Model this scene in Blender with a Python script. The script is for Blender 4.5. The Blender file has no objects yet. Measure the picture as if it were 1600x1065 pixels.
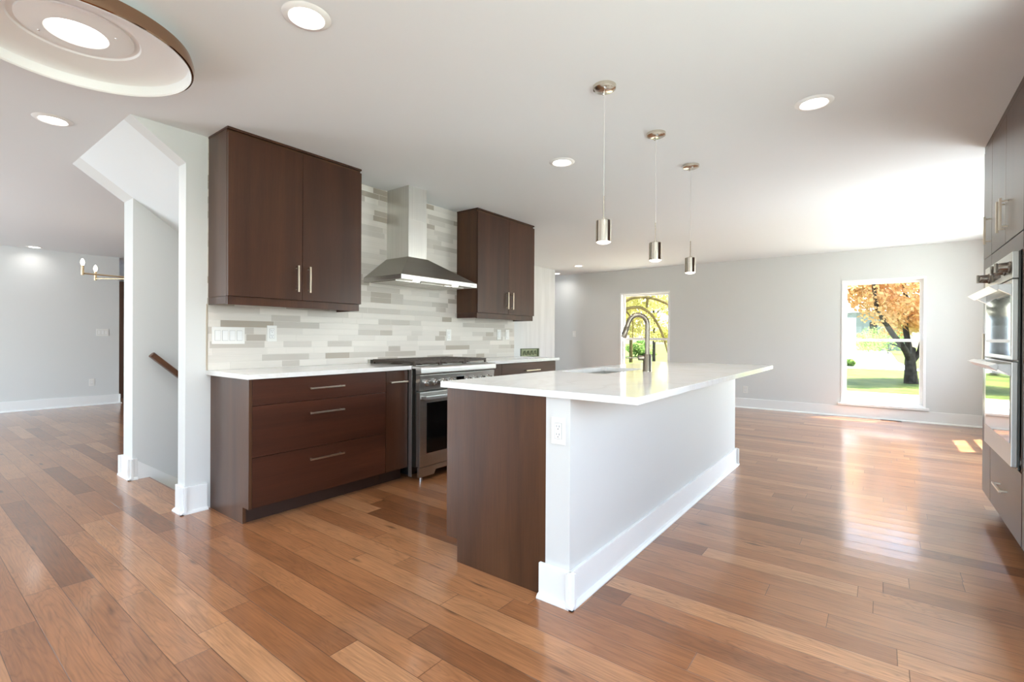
import bpy, bmesh, math, random
from mathutils import Vector, Matrix
random.seed(7)
S = bpy.context.scene
COL = S.collection
PI = math.pi

# ------------------------------------------------------------------ camera
YAW, PITCH, ROLL = math.radians(37.2784), math.radians(-0.1517), math.radians(0.3069)
cd = bpy.data.cameras.new('camera')
cam = bpy.data.objects.new('camera', cd)
COL.objects.link(cam)
F = Vector((math.cos(YAW)*math.cos(PITCH), math.sin(YAW)*math.cos(PITCH), math.sin(PITCH)))
R0 = Vector((math.sin(YAW), -math.cos(YAW), 0))
U0 = R0.cross(F)
RR = R0*math.cos(ROLL) + U0*math.sin(ROLL)
UU = U0*math.cos(ROLL) - R0*math.sin(ROLL)
M = Matrix((RR, UU, -F)).transposed().to_4x4()
M.translation = Vector((0, 0, 1.1331))
cam.matrix_world = M
cd.sensor_width = 36.0
cd.lens = 757.96/1600*36.0
cd.shift_y = -(532.5-529.49)/1600
cd.clip_start = 0.05
cd.clip_end = 500
S.camera = cam

# ------------------------------------------------------------------ colour management, world, sun
S.view_settings.view_transform = 'Standard'
S.view_settings.look = 'None'
S.view_settings.gamma = 1.0
S.view_settings.use_curve_mapping = False
S.view_settings.exposure = 0.20
S.cycles.use_denoising = True
S.cycles.max_bounces = 10
S.cycles.diffuse_bounces = 6
S.cycles.glossy_bounces = 5
S.cycles.transparent_max_bounces = 12
S.cycles.sample_clamp_indirect = 6.0
W = bpy.data.worlds.new('world')
S.world = W
W.use_nodes = True
nt = W.node_tree
nt.nodes.clear()
wo = nt.nodes.new('ShaderNodeOutputWorld')
bg = nt.nodes.new('ShaderNodeBackground')
sky = nt.nodes.new('ShaderNodeTexSky')
sky.sky_type = 'NISHITA'
sky.sun_disc = False
SUN = Vector((0.285, -0.295, 1.0)).normalized()
sky.sun_elevation = math.asin(SUN.z)
sky.sun_rotation = math.atan2(SUN.x, SUN.y)
sky.dust_density = 3.0
nt.links.new(sky.outputs[0], bg.inputs[0])
bg.inputs[1].default_value = 1.3
nt.links.new(bg.outputs[0], wo.inputs[0])
sl = bpy.data.lights.new('sun', 'SUN')
sl.energy = 38.0
sl.angle = math.radians(0.6)
sl.color = (1.0, 0.97, 0.93)
so = bpy.data.objects.new('sun', sl)
so.rotation_euler = SUN.to_track_quat('Z', 'Y').to_euler()
so.location = (20, -20, 40)
COL.objects.link(so)

def window_fill(name, loc, normal, sx, sy, energy, up=0.35, col=(0.83, 0.92, 1.0)):
    """area fill lamp added just outside an opening, tilted up, to brighten the room"""
    l = bpy.data.lights.new(name, 'AREA')
    l.shape = 'RECTANGLE'; l.size = sx; l.size_y = sy
    l.energy = energy; l.color = col
    o = bpy.data.objects.new(name, l)
    o.location = loc
    n = (Vector(normal)+Vector((0, 0, up))).normalized()
    z = -n
    x = Vector((0, 0, 1)).cross(z).normalized(); y = z.cross(x)
    o.rotation_euler = Matrix((x, y, z)).transposed().to_euler()
    COL.objects.link(o)
    return o
window_fill('fill_patio_window', (-2.85, 1.0, 1.15), (1, 0, 0), 3.0, 2.0, 56, up=2.0)  # added fill lamps outside unseen openings, aimed partly at the ceiling
window_fill('fill_living_window', (-2.85, 7.3, 1.25), (1, 0, 0), 3.4, 1.8, 230)
window_fill('fill_side_window', (0.45, -1.42, 1.45), (0, 1, 0), 3.2, 1.3, 85, up=0.7)
window_fill('fill_glass_door', (5.78, -1.45, 1.1), (0, 1, 0), 1.4, 2.0, 60, up=0.25)
window_fill('fill_south_window', (7.6, -1.5, 1.5), (0, 1, 0), .9, 1.6, 30, up=0.3)
LED_W = 5.0

# ------------------------------------------------------------------ node helpers
def new_mat(name):
    m = bpy.data.materials.new(name)
    m.use_nodes = True
    t = m.node_tree
    b = t.nodes.get('Principled BSDF')
    return m, t, b
def node(t, kind, **kw):
    n = t.nodes.new(kind)
    for k, v in kw.items():
        if k.startswith('i_'):
            key = k[2:]
            key = int(key) if key.isdigit() else key.replace('_', ' ')
            n.inputs[key].default_value = v
        else:
            setattr(n, k, v)
    return n
def link(t, a, b): t.links.new(a, b)
def math_n(t, op, a, b=None, c=None):
    n = t.nodes.new('ShaderNodeMath'); n.operation = op
    for i, v in enumerate((a, b, c)):
        if v is None: continue
        if isinstance(v, (int, float)): n.inputs[i].default_value = v
        else: t.links.new(v, n.inputs[i])
    return n.outputs[0]
def ramp(t, fac, stops, interp='LINEAR'):
    n = t.nodes.new('ShaderNodeValToRGB')
    n.color_ramp.interpolation = interp
    e = n.color_ramp.elements
    while len(e) < len(stops): e.new(0.5)
    for i, (p, c) in enumerate(stops):
        e[i].position = p; e[i].color = (*c, 1)
    t.links.new(fac, n.inputs[0])
    return n.outputs[0]
def srgb(r, g, b):
    f = lambda v: (v/255/12.92) if v/255 <= 0.04045 else ((v/255+0.055)/1.055)**2.4
    return (f(r), f(g), f(b))
def plain(name, col, rough=0.5, metal=0.0, spec=0.5, bump=0.0, bscale=200, coat=0.0):
    m, t, b = new_mat(name)
    b.inputs['Base Color'].default_value = (*col, 1)
    b.inputs['Roughness'].default_value = rough
    b.inputs['Metallic'].default_value = metal
    b.inputs['Specular IOR Level'].default_value = spec
    b.inputs['Coat Weight'].default_value = coat
    co = node(t, 'ShaderNodeTexCoord')
    nz = node(t, 'ShaderNodeTexNoise', i_Scale=bscale, i_Detail=3.0)
    link(t, co.outputs['Object'], nz.inputs['Vector'])
    mr = node(t, 'ShaderNodeMapRange', i_3=max(0.02, rough-0.03), i_4=rough+0.03)
    link(t, nz.outputs[0], mr.inputs[0]); link(t, mr.outputs[0], b.inputs['Roughness'])
    if bump:
        bp = node(t, 'ShaderNodeBump', i_Strength=bump, i_Distance=0.002)
        link(t, nz.outputs[0], bp.inputs['Height']); link(t, bp.outputs[0], b.inputs['Normal'])
    return m
def brushed(name, col, rough=0.28, axis='X', dark=0.92):
    m, t, b = new_mat(name)
    b.inputs['Metallic'].default_value = 1.0
    co = node(t, 'ShaderNodeTexCoord')
    mp = node(t, 'ShaderNodeMapping')
    sc = {'X': (1.5, 70, 70), 'Y': (70, 1.5, 70), 'Z': (70, 70, 1.5)}[axis]
    mp.inputs['Scale'].default_value = sc
    nz = node(t, 'ShaderNodeTexNoise', i_Scale=1.0, i_Detail=3.0)
    link(t, co.outputs['Object'], mp.inputs[0]); link(t, mp.outputs[0], nz.inputs['Vector'])
    c = ramp(t, nz.outputs[0], [(0.3, tuple(v*dark for v in col)), (0.7, col)])
    link(t, c, b.inputs['Base Color'])
    mr = node(t, 'ShaderNodeMapRange', i_3=rough-0.03, i_4=rough+0.05)
    link(t, nz.outputs[0], mr.inputs[0]); link(t, mr.outputs[0], b.inputs['Roughness'])
    return m
def wood(name, axis, c0, c1, c2, rough=0.33, scale=1.0):
    m, t, b = new_mat(name)
    co = node(t, 'ShaderNodeTexCoord')
    oi = node(t, 'ShaderNodeObjectInfo')
    add = node(t, 'ShaderNodeVectorMath', operation='ADD')
    sc0 = node(t, 'ShaderNodeVectorMath', operation='SCALE'); sc0.inputs['Scale'].default_value = 7.0
    cx = node(t, 'ShaderNodeCombineXYZ')
    for i in range(3): link(t, oi.outputs['Random'], cx.inputs[i])
    link(t, cx.outputs[0], sc0.inputs[0])
    link(t, co.outputs['Object'], add.inputs[0]); link(t, sc0.outputs[0], add.inputs[1])
    mp = node(t, 'ShaderNodeMapping')
    k = scale
    mp.inputs['Scale'].default_value = {'X': (0.5*k, 7*k, 7*k), 'Y': (7*k, 0.5*k, 7*k), 'Z': (7*k, 7*k, 0.5*k)}[axis]
    link(t, add.outputs[0], mp.inputs[0])
    n1 = node(t, 'ShaderNodeTexNoise', i_Scale=1.0, i_Detail=3.0, i_Distortion=0.6)
    link(t, mp.outputs[0], n1.inputs['Vector'])
    mp2 = node(t, 'ShaderNodeMapping')
    mp2.inputs['Scale'].default_value = {'X': (6, 160, 160), 'Y': (160, 6, 160), 'Z': (160, 160, 6)}[axis]
    link(t, add.outputs[0], mp2.inputs[0])
    n2 = node(t, 'ShaderNodeTexNoise', i_Scale=1.0, i_Detail=2.0)
    link(t, mp2.outputs[0], n2.inputs['Vector'])
    s = math_n(t, 'ADD', math_n(t, 'MULTIPLY', n1.outputs[0], 0.75), math_n(t, 'MULTIPLY', n2.outputs[0], 0.25))
    c = ramp(t, s, [(0.3, c0), (0.52, c1), (0.75, c2)])
    link(t, c, b.inputs['Base Color'])
    b.inputs['Roughness'].default_value = rough
    b.inputs['Coat Weight'].default_value = 0.08
    b.inputs['Specular IOR Level'].default_value = 0.4
    b.inputs['Coat Roughness'].default_value = 0.25
    bp = node(t, 'ShaderNodeBump', i_Strength=0.08, i_Distance=0.001)
    link(t, n2.outputs[0], bp.inputs['Height']); link(t, bp.outputs[0], b.inputs['Normal'])
    return m
def emissive(name, col, strength):
    m = bpy.data.materials.new(name); m.use_nodes = True
    t = m.node_tree; t.nodes.clear()
    o = t.nodes.new('ShaderNodeOutputMaterial'); e = t.nodes.new('ShaderNodeEmission')
    e.inputs[0].default_value = (*col, 1); e.inputs[1].default_value = strength
    t.links.new(e.outputs[0], o.inputs[0])
    return m

# ------------------------------------------------------------------ materials
MT = {}
MT['wall'] = plain('wall paint', (0.688, 0.694, 0.684), 0.6, bump=0.03, bscale=350)
MT['ceil'] = plain('ceiling paint', (0.80, 0.83, 0.845), 0.75, bump=0.02, bscale=300)
MT['trim'] = plain('white trim paint', (0.86, 0.86, 0.85), 0.32)
MT['island_paint'] = plain('island drywall paint', (0.68, 0.68, 0.665), 0.5, bump=0.03, bscale=300)
MT['plate'] = plain('white wall plate', (0.84, 0.83, 0.80), 0.3)
MT['slot'] = plain('dark slot', (0.03, 0.03, 0.03), 0.6)
MT['dark_w'] = wood('dark walnut vertical grain', 'Z', srgb(52, 28, 16), srgb(67, 38, 23), srgb(82, 49, 30))
MT['dark_h'] = wood('dark walnut horizontal grain', 'X', srgb(54, 28, 17), srgb(68, 36, 23), srgb(84, 46, 30))
MT['side_w'] = wood('dark walnut side panel', 'Z', srgb(60, 36, 21), srgb(77, 48, 29), srgb(94, 61, 38), rough=0.34)
MT['toe'] = plain('dark toe kick', srgb(50, 28, 18), 0.5)
MT['rail_w'] = wood('handrail oak', 'X', srgb(70, 42, 26), srgb(96, 60, 38), srgb(120, 78, 50))
MT['door_w'] = wood('stained door', 'Z', srgb(88, 58, 42), srgb(104, 72, 54), srgb(118, 82, 62))
MT['steel_x'] = brushed('stainless brushed across', (0.62, 0.60, 0.56), 0.3, 'X')
MT['steel_z'] = brushed('stainless brushed upright', (0.62, 0.60, 0.56), 0.3, 'Z')
MT['steel_zl'] = brushed('pale stainless brushed upright', (0.78, 0.77, 0.74), 0.3, 'Z')  # chimney copy of the steel, bright reflections put into its colour
MT['gap'] = plain('grey shadow gap', (0.35, 0.35, 0.34), 0.6)  # flat grey painted as the shade in wall plate gaps
MT['hood_steel'] = brushed('hood stainless', (0.36, 0.34, 0.30), 0.3, 'X')  # canopy copy of the steel, dark reflections put into its colour
MT['steel_light'] = brushed('bright stainless', (0.82, 0.81, 0.79), 0.35, 'X')
MT['nickel'] = plain('brushed nickel', (0.70, 0.60, 0.48), 0.3, metal=1.0)
MT['faucet'] = plain('faucet nickel', (0.27, 0.23, 0.18), 0.3, metal=1.0)
MT['chrome'] = plain('polished metal', (0.8, 0.79, 0.77), 0.1, metal=1.0)
MT['pend'] = plain('satin nickel shade', (0.68, 0.62, 0.53), 0.16, metal=1.0)
MT['bronze'] = plain('bronze band', (0.36, 0.23, 0.15), 0.08, metal=1.0)
MT['knob_dark'] = plain('dark brushed knob', (0.22, 0.19, 0.16), 0.22, metal=1.0)
MT['knob_steel'] = plain('grey steel knob', (0.42, 0.40, 0.38), 0.18, metal=1.0)
MT['dark_steel'] = plain('dark appliance side', (0.10, 0.10, 0.09), 0.35, metal=1.0)
MT['iron'] = plain('cast iron', (0.06, 0.045, 0.035), 0.55, bump=0.2, bscale=500)
MT['black'] = plain('black enamel', (0.01, 0.01, 0.01), 0.25)
MT['glass_black'] = plain('black oven glass', (0.004, 0.004, 0.004), 0.06)
MT['mirror_glass'] = plain('reflective oven glass', (0.42, 0.42, 0.40), 0.03, metal=1.0)
MT['brass'] = plain('pale brass', (0.80, 0.62, 0.40), 0.25, metal=1.0)
MT['cord'] = plain('silver cord', (0.62, 0.6, 0.57), 0.4)
MT['led'] = emissive('led lens', (1.0, 0.97, 0.92), 9.0)
MT['bulb'] = emissive('warm bulb', (1.0, 0.86, 0.66), 14.0)
MT['pend_lens'] = emissive('pendant lens', (1.0, 0.93, 0.84), 6.0)
MT['dish'] = plain('white lamp dish', (0.86, 0.855, 0.84), 0.35)
MT['vinyl'] = plain('white vinyl window', (0.88, 0.88, 0.88), 0.35)
MT['rubber'] = plain('black seal', (0.02, 0.02, 0.02), 0.6)
MT['green_box'] = plain('greenish niche lining', srgb(150, 160, 125), 0.4)
MT['green_dark'] = plain('dark green wiring', srgb(80, 92, 62), 0.5)

def quartz():
    m, t, b = new_mat('white quartz')
    co = node(t, 'ShaderNodeTexCoord')
    n1 = node(t, 'ShaderNodeTexNoise', i_Scale=2.2, i_Detail=6.0, i_Distortion=1.4)
    link(t, co.outputs['Object'], n1.inputs['Vector'])
    v = math_n(t, 'ABSOLUTE', math_n(t, 'SUBTRACT', n1.outputs[0], 0.5))
    c = ramp(t, v, [(0.0, (0.76, 0.745, 0.72)), (0.04, (0.80, 0.79, 0.775)), (0.3, (0.82, 0.81, 0.80))])
    link(t, c, b.inputs['Base Color'])
    b.inputs['Roughness'].default_value = 0.1
    return m
MT['quartz'] = quartz()

def plaster():
    m, t, b = new_mat('unpainted joint compound')
    co = node(t, 'ShaderNodeTexCoord')
    mp = node(t, 'ShaderNodeMapping'); mp.inputs['Scale'].default_value = (9, 9, 0.7)
    link(t, co.outputs['Object'], mp.inputs[0])
    n1 = node(t, 'ShaderNodeTexNoise', i_Scale=1.0, i_Detail=5.0)
    link(t, mp.outputs[0], n1.inputs['Vector'])
    c = ramp(t, n1.outputs[0], [(0.3, (0.63, 0.64, 0.64)), (0.7, (0.75, 0.76, 0.76))])
    link(t, c, b.inputs['Base Color']); b.inputs['Roughness'].default_value = 0.7
    return m
MT['plaster'] = plaster()

def cell_pattern(t, u, v, cu, cv, seed, jitter=1.0):
    """running-bond cells: u along, v across. returns (random value, second random, edge u distance, edge v distance)"""
    rv = math_n(t, 'DIVIDE', v, cv)
    row = math_n(t, 'FLOOR', rv)
    fv = math_n(t, 'SUBTRACT', rv, row)
    wn = node(t, 'ShaderNodeTexWhiteNoise', noise_dimensions='1D')
    link(t, math_n(t, 'ADD', row, seed), wn.inputs['W'])
    ru = math_n(t, 'ADD', math_n(t, 'DIVIDE', u, cu), math_n(t, 'MULTIPLY', wn.outputs['Value'], 7.3*jitter))
    colm = math_n(t, 'FLOOR', ru)
    fu = math_n(t, 'SUBTRACT', ru, colm)
    # merge or split the cells at random so that lengths differ
    cb = node(t, 'ShaderNodeCombineXYZ')
    link(t, colm, cb.inputs[0]); link(t, row, cb.inputs[1]); cb.inputs[2].default_value = seed
    w2 = node(t, 'ShaderNodeTexWhiteNoise', noise_dimensions='3D')
    link(t, cb.outputs[0], w2.inputs['Vector'])
    split = math_n(t, 'GREATER_THAN', w2.outputs['Value'], 0.5)
    half = math_n(t, 'MULTIPLY', split, math_n(t, 'GREATER_THAN', fu, 0.38))
    cb2 = node(t, 'ShaderNodeCombineXYZ')
    link(t, math_n(t, 'ADD', colm, math_n(t, 'MULTIPLY', half, 0.5)), cb2.inputs[0])
    link(t, row, cb2.inputs[1]); cb2.inputs[2].default_value = seed+3
    w3 = node(t, 'ShaderNodeTexWhiteNoise', noise_dimensions='3D')
    link(t, cb2.outputs[0], w3.inputs['Vector'])
    eu0 = math_n(t, 'MULTIPLY', math_n(t, 'MINIMUM', fu, math_n(t, 'SUBTRACT', 1.0, fu)), cu)
    sd = math_n(t, 'MULTIPLY', math_n(t, 'ABSOLUTE', math_n(t, 'SUBTRACT', fu, 0.38)), cu)
    sd = math_n(t, 'ADD', sd, math_n(t, 'MULTIPLY', math_n(t, 'SUBTRACT', 1.0, split), 10.0))
    eu = math_n(t, 'MINIMUM', eu0, sd)
    ev = math_n(t, 'MULTIPLY', math_n(t, 'MINIMUM', fv, math_n(t, 'SUBTRACT', 1.0, fv)), cv)
    return w3, eu, ev, fv, cb2.outputs[0]

def floor_mat():
    m, t, b = new_mat('hickory plank floor')
    co = node(t, 'ShaderNodeTexCoord')
    sp = node(t, 'ShaderNodeSeparateXYZ'); link(t, co.outputs['Object'], sp.inputs[0])
    u = math_n(t, 'ADD', sp.outputs['Y'], 40.0)
    v = math_n(t, 'ADD', sp.outputs['X'], 47.0-0.508+0.1175*0)
    w3, eu, ev, fv, cell = cell_pattern(t, u, v, 1.75, 0.1175, 11.0)
    base = ramp(t, w3.outputs['Value'], [(0.0, srgb(120, 77, 50)), (0.10, srgb(140, 93, 62)), (0.45, srgb(153, 104, 71)),
                                         (0.85, srgb(163, 114, 79)), (1.0, srgb(180, 133, 97))])
    # grain, with an offset for each plank
    off = node(t, 'ShaderNodeVectorMath', operation='SCALE'); off.inputs['Scale'].default_value = 3.7
    link(t, cell, off.inputs[0])
    ad = node(t, 'ShaderNodeVectorMath', operation='ADD')
    link(t, co.outputs['Object'], ad.inputs[0]); link(t, off.outputs[0], ad.inputs[1])
    mp = node(t, 'ShaderNodeMapping'); mp.inputs['Scale'].default_value = (11, 1.1, 1)
    link(t, ad.outputs[0], mp.inputs[0])
    n1 = node(t, 'ShaderNodeTexNoise', i_Scale=1.0, i_Detail=2.0, i_Distortion=0.5)
    link(t, mp.outputs[0], n1.inputs['Vector'])
    rings = math_n(t, 'SINE', math_n(t, 'MULTIPLY', n1.outputs[0], 62.0))
    rings = math_n(t, 'SUBTRACT', math_n(t, 'POWER', math_n(t, 'ABSOLUTE', rings), 0.5), 0.8)
    sepr = node(t, 'ShaderNodeSeparateColor'); link(t, w3.outputs['Color'], sepr.inputs[0])
    rings = math_n(t, 'MULTIPLY', rings, math_n(t, 'ADD', 0.35, math_n(t, 'MULTIPLY', sepr.outputs[2], 0.9)))
    mp2 = node(t, 'ShaderNodeMapping'); mp2.inputs['Scale'].default_value = (150, 6, 1)
    link(t, ad.outputs[0], mp2.inputs[0])
    n2 = node(t, 'ShaderNodeTexNoise', i_Scale=1.0, i_Detail=3.0)
    link(t, mp2.outputs[0], n2.inputs['Vector'])
    mp3 = node(t, 'ShaderNodeMapping'); mp3.inputs['Scale'].default_value = (9, 3.2, 1)
    link(t, ad.outputs[0], mp3.inputs[0])
    n3 = node(t, 'ShaderNodeTexNoise', i_Scale=1.0, i_Detail=2.0)
    link(t, mp3.outputs[0], n3.inputs['Vector'])
    g = math_n(t, 'ADD', math_n(t, 'MULTIPLY', rings, 0.30), math_n(t, 'MULTIPLY', math_n(t, 'SUBTRACT', n2.outputs[0], 0.5), 0.9))
    g = math_n(t, 'ADD', g, math_n(t, 'MULTIPLY', math_n(t, 'SUBTRACT', n3.outputs[0], 0.5), 0.5))
    val = math_n(t, 'ADD', 1.0, g)
    hsv = node(t, 'ShaderNodeHueSaturation'); hsv.inputs['Saturation'].default_value = 1.04
    link(t, base, hsv.inputs['Color']); link(t, val, hsv.inputs['Value'])
    # knots: dark flecks
    mp4 = node(t, 'ShaderNodeMapping'); mp4.inputs['Scale'].default_value = (8.0, 1.7, 1)
    link(t, ad.outputs[0], mp4.inputs[0])
    vo = node(t, 'ShaderNodeTexVoronoi', i_Scale=1.0); link(t, mp4.outputs[0], vo.inputs['Vector'])
    kn = node(t, 'ShaderNodeMapRange', i_1=0.02, i_2=0.12, i_3=0.3, i_4=1.0); link(t, vo.outputs['Distance'], kn.inputs[0])
    ed = math_n(t, 'MINIMUM', eu, ev)
    seam = node(t, 'ShaderNodeMapRange', i_1=0.0005, i_2=0.0017, i_3=0.34, i_4=1.0); link(t, ed, seam.inputs[0])
    mul = math_n(t, 'MULTIPLY', kn.outputs[0], seam.outputs[0])
    mx = node(t, 'ShaderNodeMix', data_type='RGBA', blend_type='MULTIPLY'); mx.inputs[0].default_value = 1.0
    link(t, hsv.outputs[0], mx.inputs[6])
    cbx = node(t, 'ShaderNodeCombineColor')
    for i in range(3): link(t, mul, cbx.inputs[i])
    link(t, cbx.outputs[0], mx.inputs[7])
    link(t, mx.outputs[2], b.inputs['Base Color'])
    rg = node(t, 'ShaderNodeMapRange', i_3=0.29, i_4=0.38); link(t, n2.outputs[0], rg.inputs[0])
    link(t, rg.outputs[0], b.inputs['Roughness'])
    b.inputs['Specular IOR Level'].default_value = 0.3
    b.inputs['Coat Weight'].default_value = 0.8
    b.inputs['Coat Roughness'].default_value = 0.13
    # bump: eased plank edges, a slight tilt of every plank, fine grain
    ee = node(t, 'ShaderNodeMapRange', i_1=0.0, i_2=0.0022, i_3=-0.0005, i_4=0.0); link(t, ed, ee.inputs[0])
    sepc = node(t, 'ShaderNodeSeparateColor'); link(t, w3.outputs['Color'], sepc.inputs[0])
    tilt = math_n(t, 'MULTIPLY', math_n(t, 'MULTIPLY', math_n(t, 'SUBTRACT', sepc.outputs[1], 0.5), fv), 0.0005)
    cup = math_n(t, 'MULTIPLY', math_n(t, 'POWER', math_n(t, 'SUBTRACT', fv, 0.5), 2.0), 0.0007)
    h = math_n(t, 'ADD', math_n(t, 'ADD', ee.outputs[0], tilt), cup)
    bp = node(t, 'ShaderNodeBump', i_Strength=1.0, i_Distance=1.0)
    link(t, h, bp.inputs['Height']); link(t, bp.outputs[0], b.inputs['Normal']); link(t, bp.outputs[0], b.inputs['Coat Normal'])
    return m
MT['floor'] = floor_mat()

def tile_mat():
    m, t, b = new_mat('linear stone mosaic')
    co = node(t, 'ShaderNodeTexCoord')
    sp = node(t, 'ShaderNodeSeparateXYZ'); link(t, co.outputs['Object'], sp.inputs[0])
    u = math_n(t, 'ADD', sp.outputs['X'], 30.0)
    v = math_n(t, 'ADD', sp.outputs['Z'], 30.012)
    w3, eu, ev, fv, cell = cell_pattern(t, u, v, 0.36, 0.0475, 5.0)
    base = ramp(t, w3.outputs['Value'], [(0.0, srgb(222, 216, 208)), (0.34, srgb(214, 208, 200)), (0.52, srgb(204, 198, 190)),
                                         (0.68, srgb(193, 186, 177)), (0.82, srgb(178, 169, 158)), (0.93, srgb(168, 158, 145))], 'CONSTANT')
    mp = node(t, 'ShaderNodeMapping'); mp.inputs['Scale'].default_value = (5, 1, 230)
    link(t, co.outputs['Object'], mp.inputs[0])
    n1 = node(t, 'ShaderNodeTexNoise', i_Scale=1.0, i_Detail=3.0); link(t, mp.outputs[0], n1.inputs['Vector'])
    val = math_n(t, 'ADD', 0.93, math_n(t, 'MULTIPLY', n1.outputs[0], 0.14))
    hsv = node(t, 'ShaderNodeHueSaturation'); link(t, base, hsv.inputs['Color']); link(t, val, hsv.inputs['Value'])
    ed = math_n(t, 'MINIMUM', eu, ev)
    gm = math_n(t, 'LESS_THAN', ed, 0.0013)
    mx = node(t, 'ShaderNodeMix', data_type='RGBA'); link(t, gm, mx.inputs[0])
    link(t, hsv.outputs[0], mx.inputs[6]); mx.inputs[7].default_value = (*srgb(216, 211, 203), 1)
    link(t, mx.outputs[2], b.inputs['Base Color'])
    b.inputs['Roughness'].default_value = 0.3
    ee = node(t, 'ShaderNodeMapRange', i_1=0.0008, i_2=0.003, i_3=0.0, i_4=1.0); link(t, ed, ee.inputs[0])
    bp = node(t, 'ShaderNodeBump', i_Strength=0.5, i_Distance=0.0012)
    link(t, ee.outputs[0], bp.inputs['Height']); link(t, bp.outputs[0], b.inputs['Normal'])
    return m
MT['tile'] = tile_mat()

def window_glass():
    m = bpy.data.materials.new('window glass'); m.use_nodes = True
    t = m.node_tree; t.nodes.clear()
    o = t.nodes.new('ShaderNodeOutputMaterial')
    tr = t.nodes.new('ShaderNodeBsdfTransparent'); tr.inputs[0].default_value = (0.97, 0.985, 0.975, 1)
    gl = t.nodes.new('ShaderNodeBsdfGlossy'); gl.inputs['Roughness'].default_value = 0.0
    fr = t.nodes.new('ShaderNodeFresnel'); fr.inputs[0].default_value = 1.45
    mx = t.nodes.new('ShaderNodeMixShader')
    ge = t.nodes.new('ShaderNodeNewGeometry')
    front = math_n(t, 'SUBTRACT', 1.0, ge.outputs['Backfacing'])
    t.links.new(math_n(t, 'MULTIPLY', fr.outputs[0], front), mx.inputs[0]); t.links.new(tr.outputs[0], mx.inputs[1]); t.links.new(gl.outputs[0], mx.inputs[2])
    t.links.new(mx.outputs[0], o.inputs[0])
    return m
MT['pane'] = window_glass()

def ground_mat(name, c0, c1, scale, rough=0.9):
    m, t, b = new_mat(name)
    co = node(t, 'ShaderNodeTexCoord')
    n1 = node(t, 'ShaderNodeTexNoise', i_Scale=scale, i_Detail=6.0); link(t, co.outputs['Object'], n1.inputs['Vector'])
    c = ramp(t, n1.outputs[0], [(0.32, c0), (0.66, c1)])
    link(t, c, b.inputs['Base Color']); b.inputs['Roughness'].default_value = rough
    b.inputs['Specular IOR Level'].default_value = 0.1
    return m
MT['lawn'] = ground_mat('lawn grass', (0.028, 0.055, 0.006), (0.09, 0.11, 0.02), 1.6)
MT['drygrass'] = ground_mat('pale dry grass', (0.26, 0.24, 0.17), (0.36, 0.31, 0.24), 1.2)
MT['road'] = ground_mat('pale concrete street', (0.38, 0.38, 0.38), (0.44, 0.44, 0.44), 0.5)
MT['bark'] = ground_mat('tree bark', (0.012, 0.010, 0.008), (0.05, 0.042, 0.032), 6.0)
MT['bark_pale'] = ground_mat('mossy bark', (0.05, 0.038, 0.012), (0.11, 0.085, 0.03), 6.0)
MT['siding'] = ground_mat('pale green siding', (0.13, 0.155, 0.13), (0.16, 0.185, 0.155), 2.0)
MT['siding_w'] = ground_mat('white siding', (0.72, 0.72, 0.70), (0.8, 0.8, 0.78), 2.0)
MT['roof'] = ground_mat('grey roof shingles', (0.30, 0.29, 0.30), (0.42, 0.40, 0.40), 3.0)
def leaf_mat(name, c0, c1):
    m = bpy.data.materials.new(name); m.use_nodes = True
    t = m.node_tree; t.nodes.clear()
    o = t.nodes.new('ShaderNodeOutputMaterial')
    co = t.nodes.new('ShaderNodeTexCoord')
    nz = t.nodes.new('ShaderNodeTexNoise'); nz.inputs['Scale'].default_value = 1.3; nz.inputs['Detail'].default_value = 5
    t.links.new(co.outputs['Object'], nz.inputs['Vector'])
    c = ramp(t, nz.outputs[0], [(0.35, c0), (0.65, c1)])
    d = t.nodes.new('ShaderNodeBsdfDiffuse'); tl = t.nodes.new('ShaderNodeBsdfTranslucent')
    mx = t.nodes.new('ShaderNodeMixShader'); mx.inputs[0].default_value = 0.5
    for s in (d, tl): t.links.new(c, s.inputs[0])
    t.links.new(d.outputs[0], mx.inputs[1]); t.links.new(tl.outputs[0], mx.inputs[2]); t.links.new(mx.outputs[0], o.inputs[0])
    return m
MT['leaf_orange'] = leaf_mat('orange spring leaves', (0.66, 0.38, 0.17), (0.74, 0.54, 0.28))
MT['leaf_yellow'] = leaf_mat('yellow green leaves', (0.30, 0.28, 0.06), (0.42, 0.38, 0.15))
MT['leaf_green'] = leaf_mat('green leaves', (0.10, 0.19, 0.04), (0.22, 0.30, 0.09))

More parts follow.
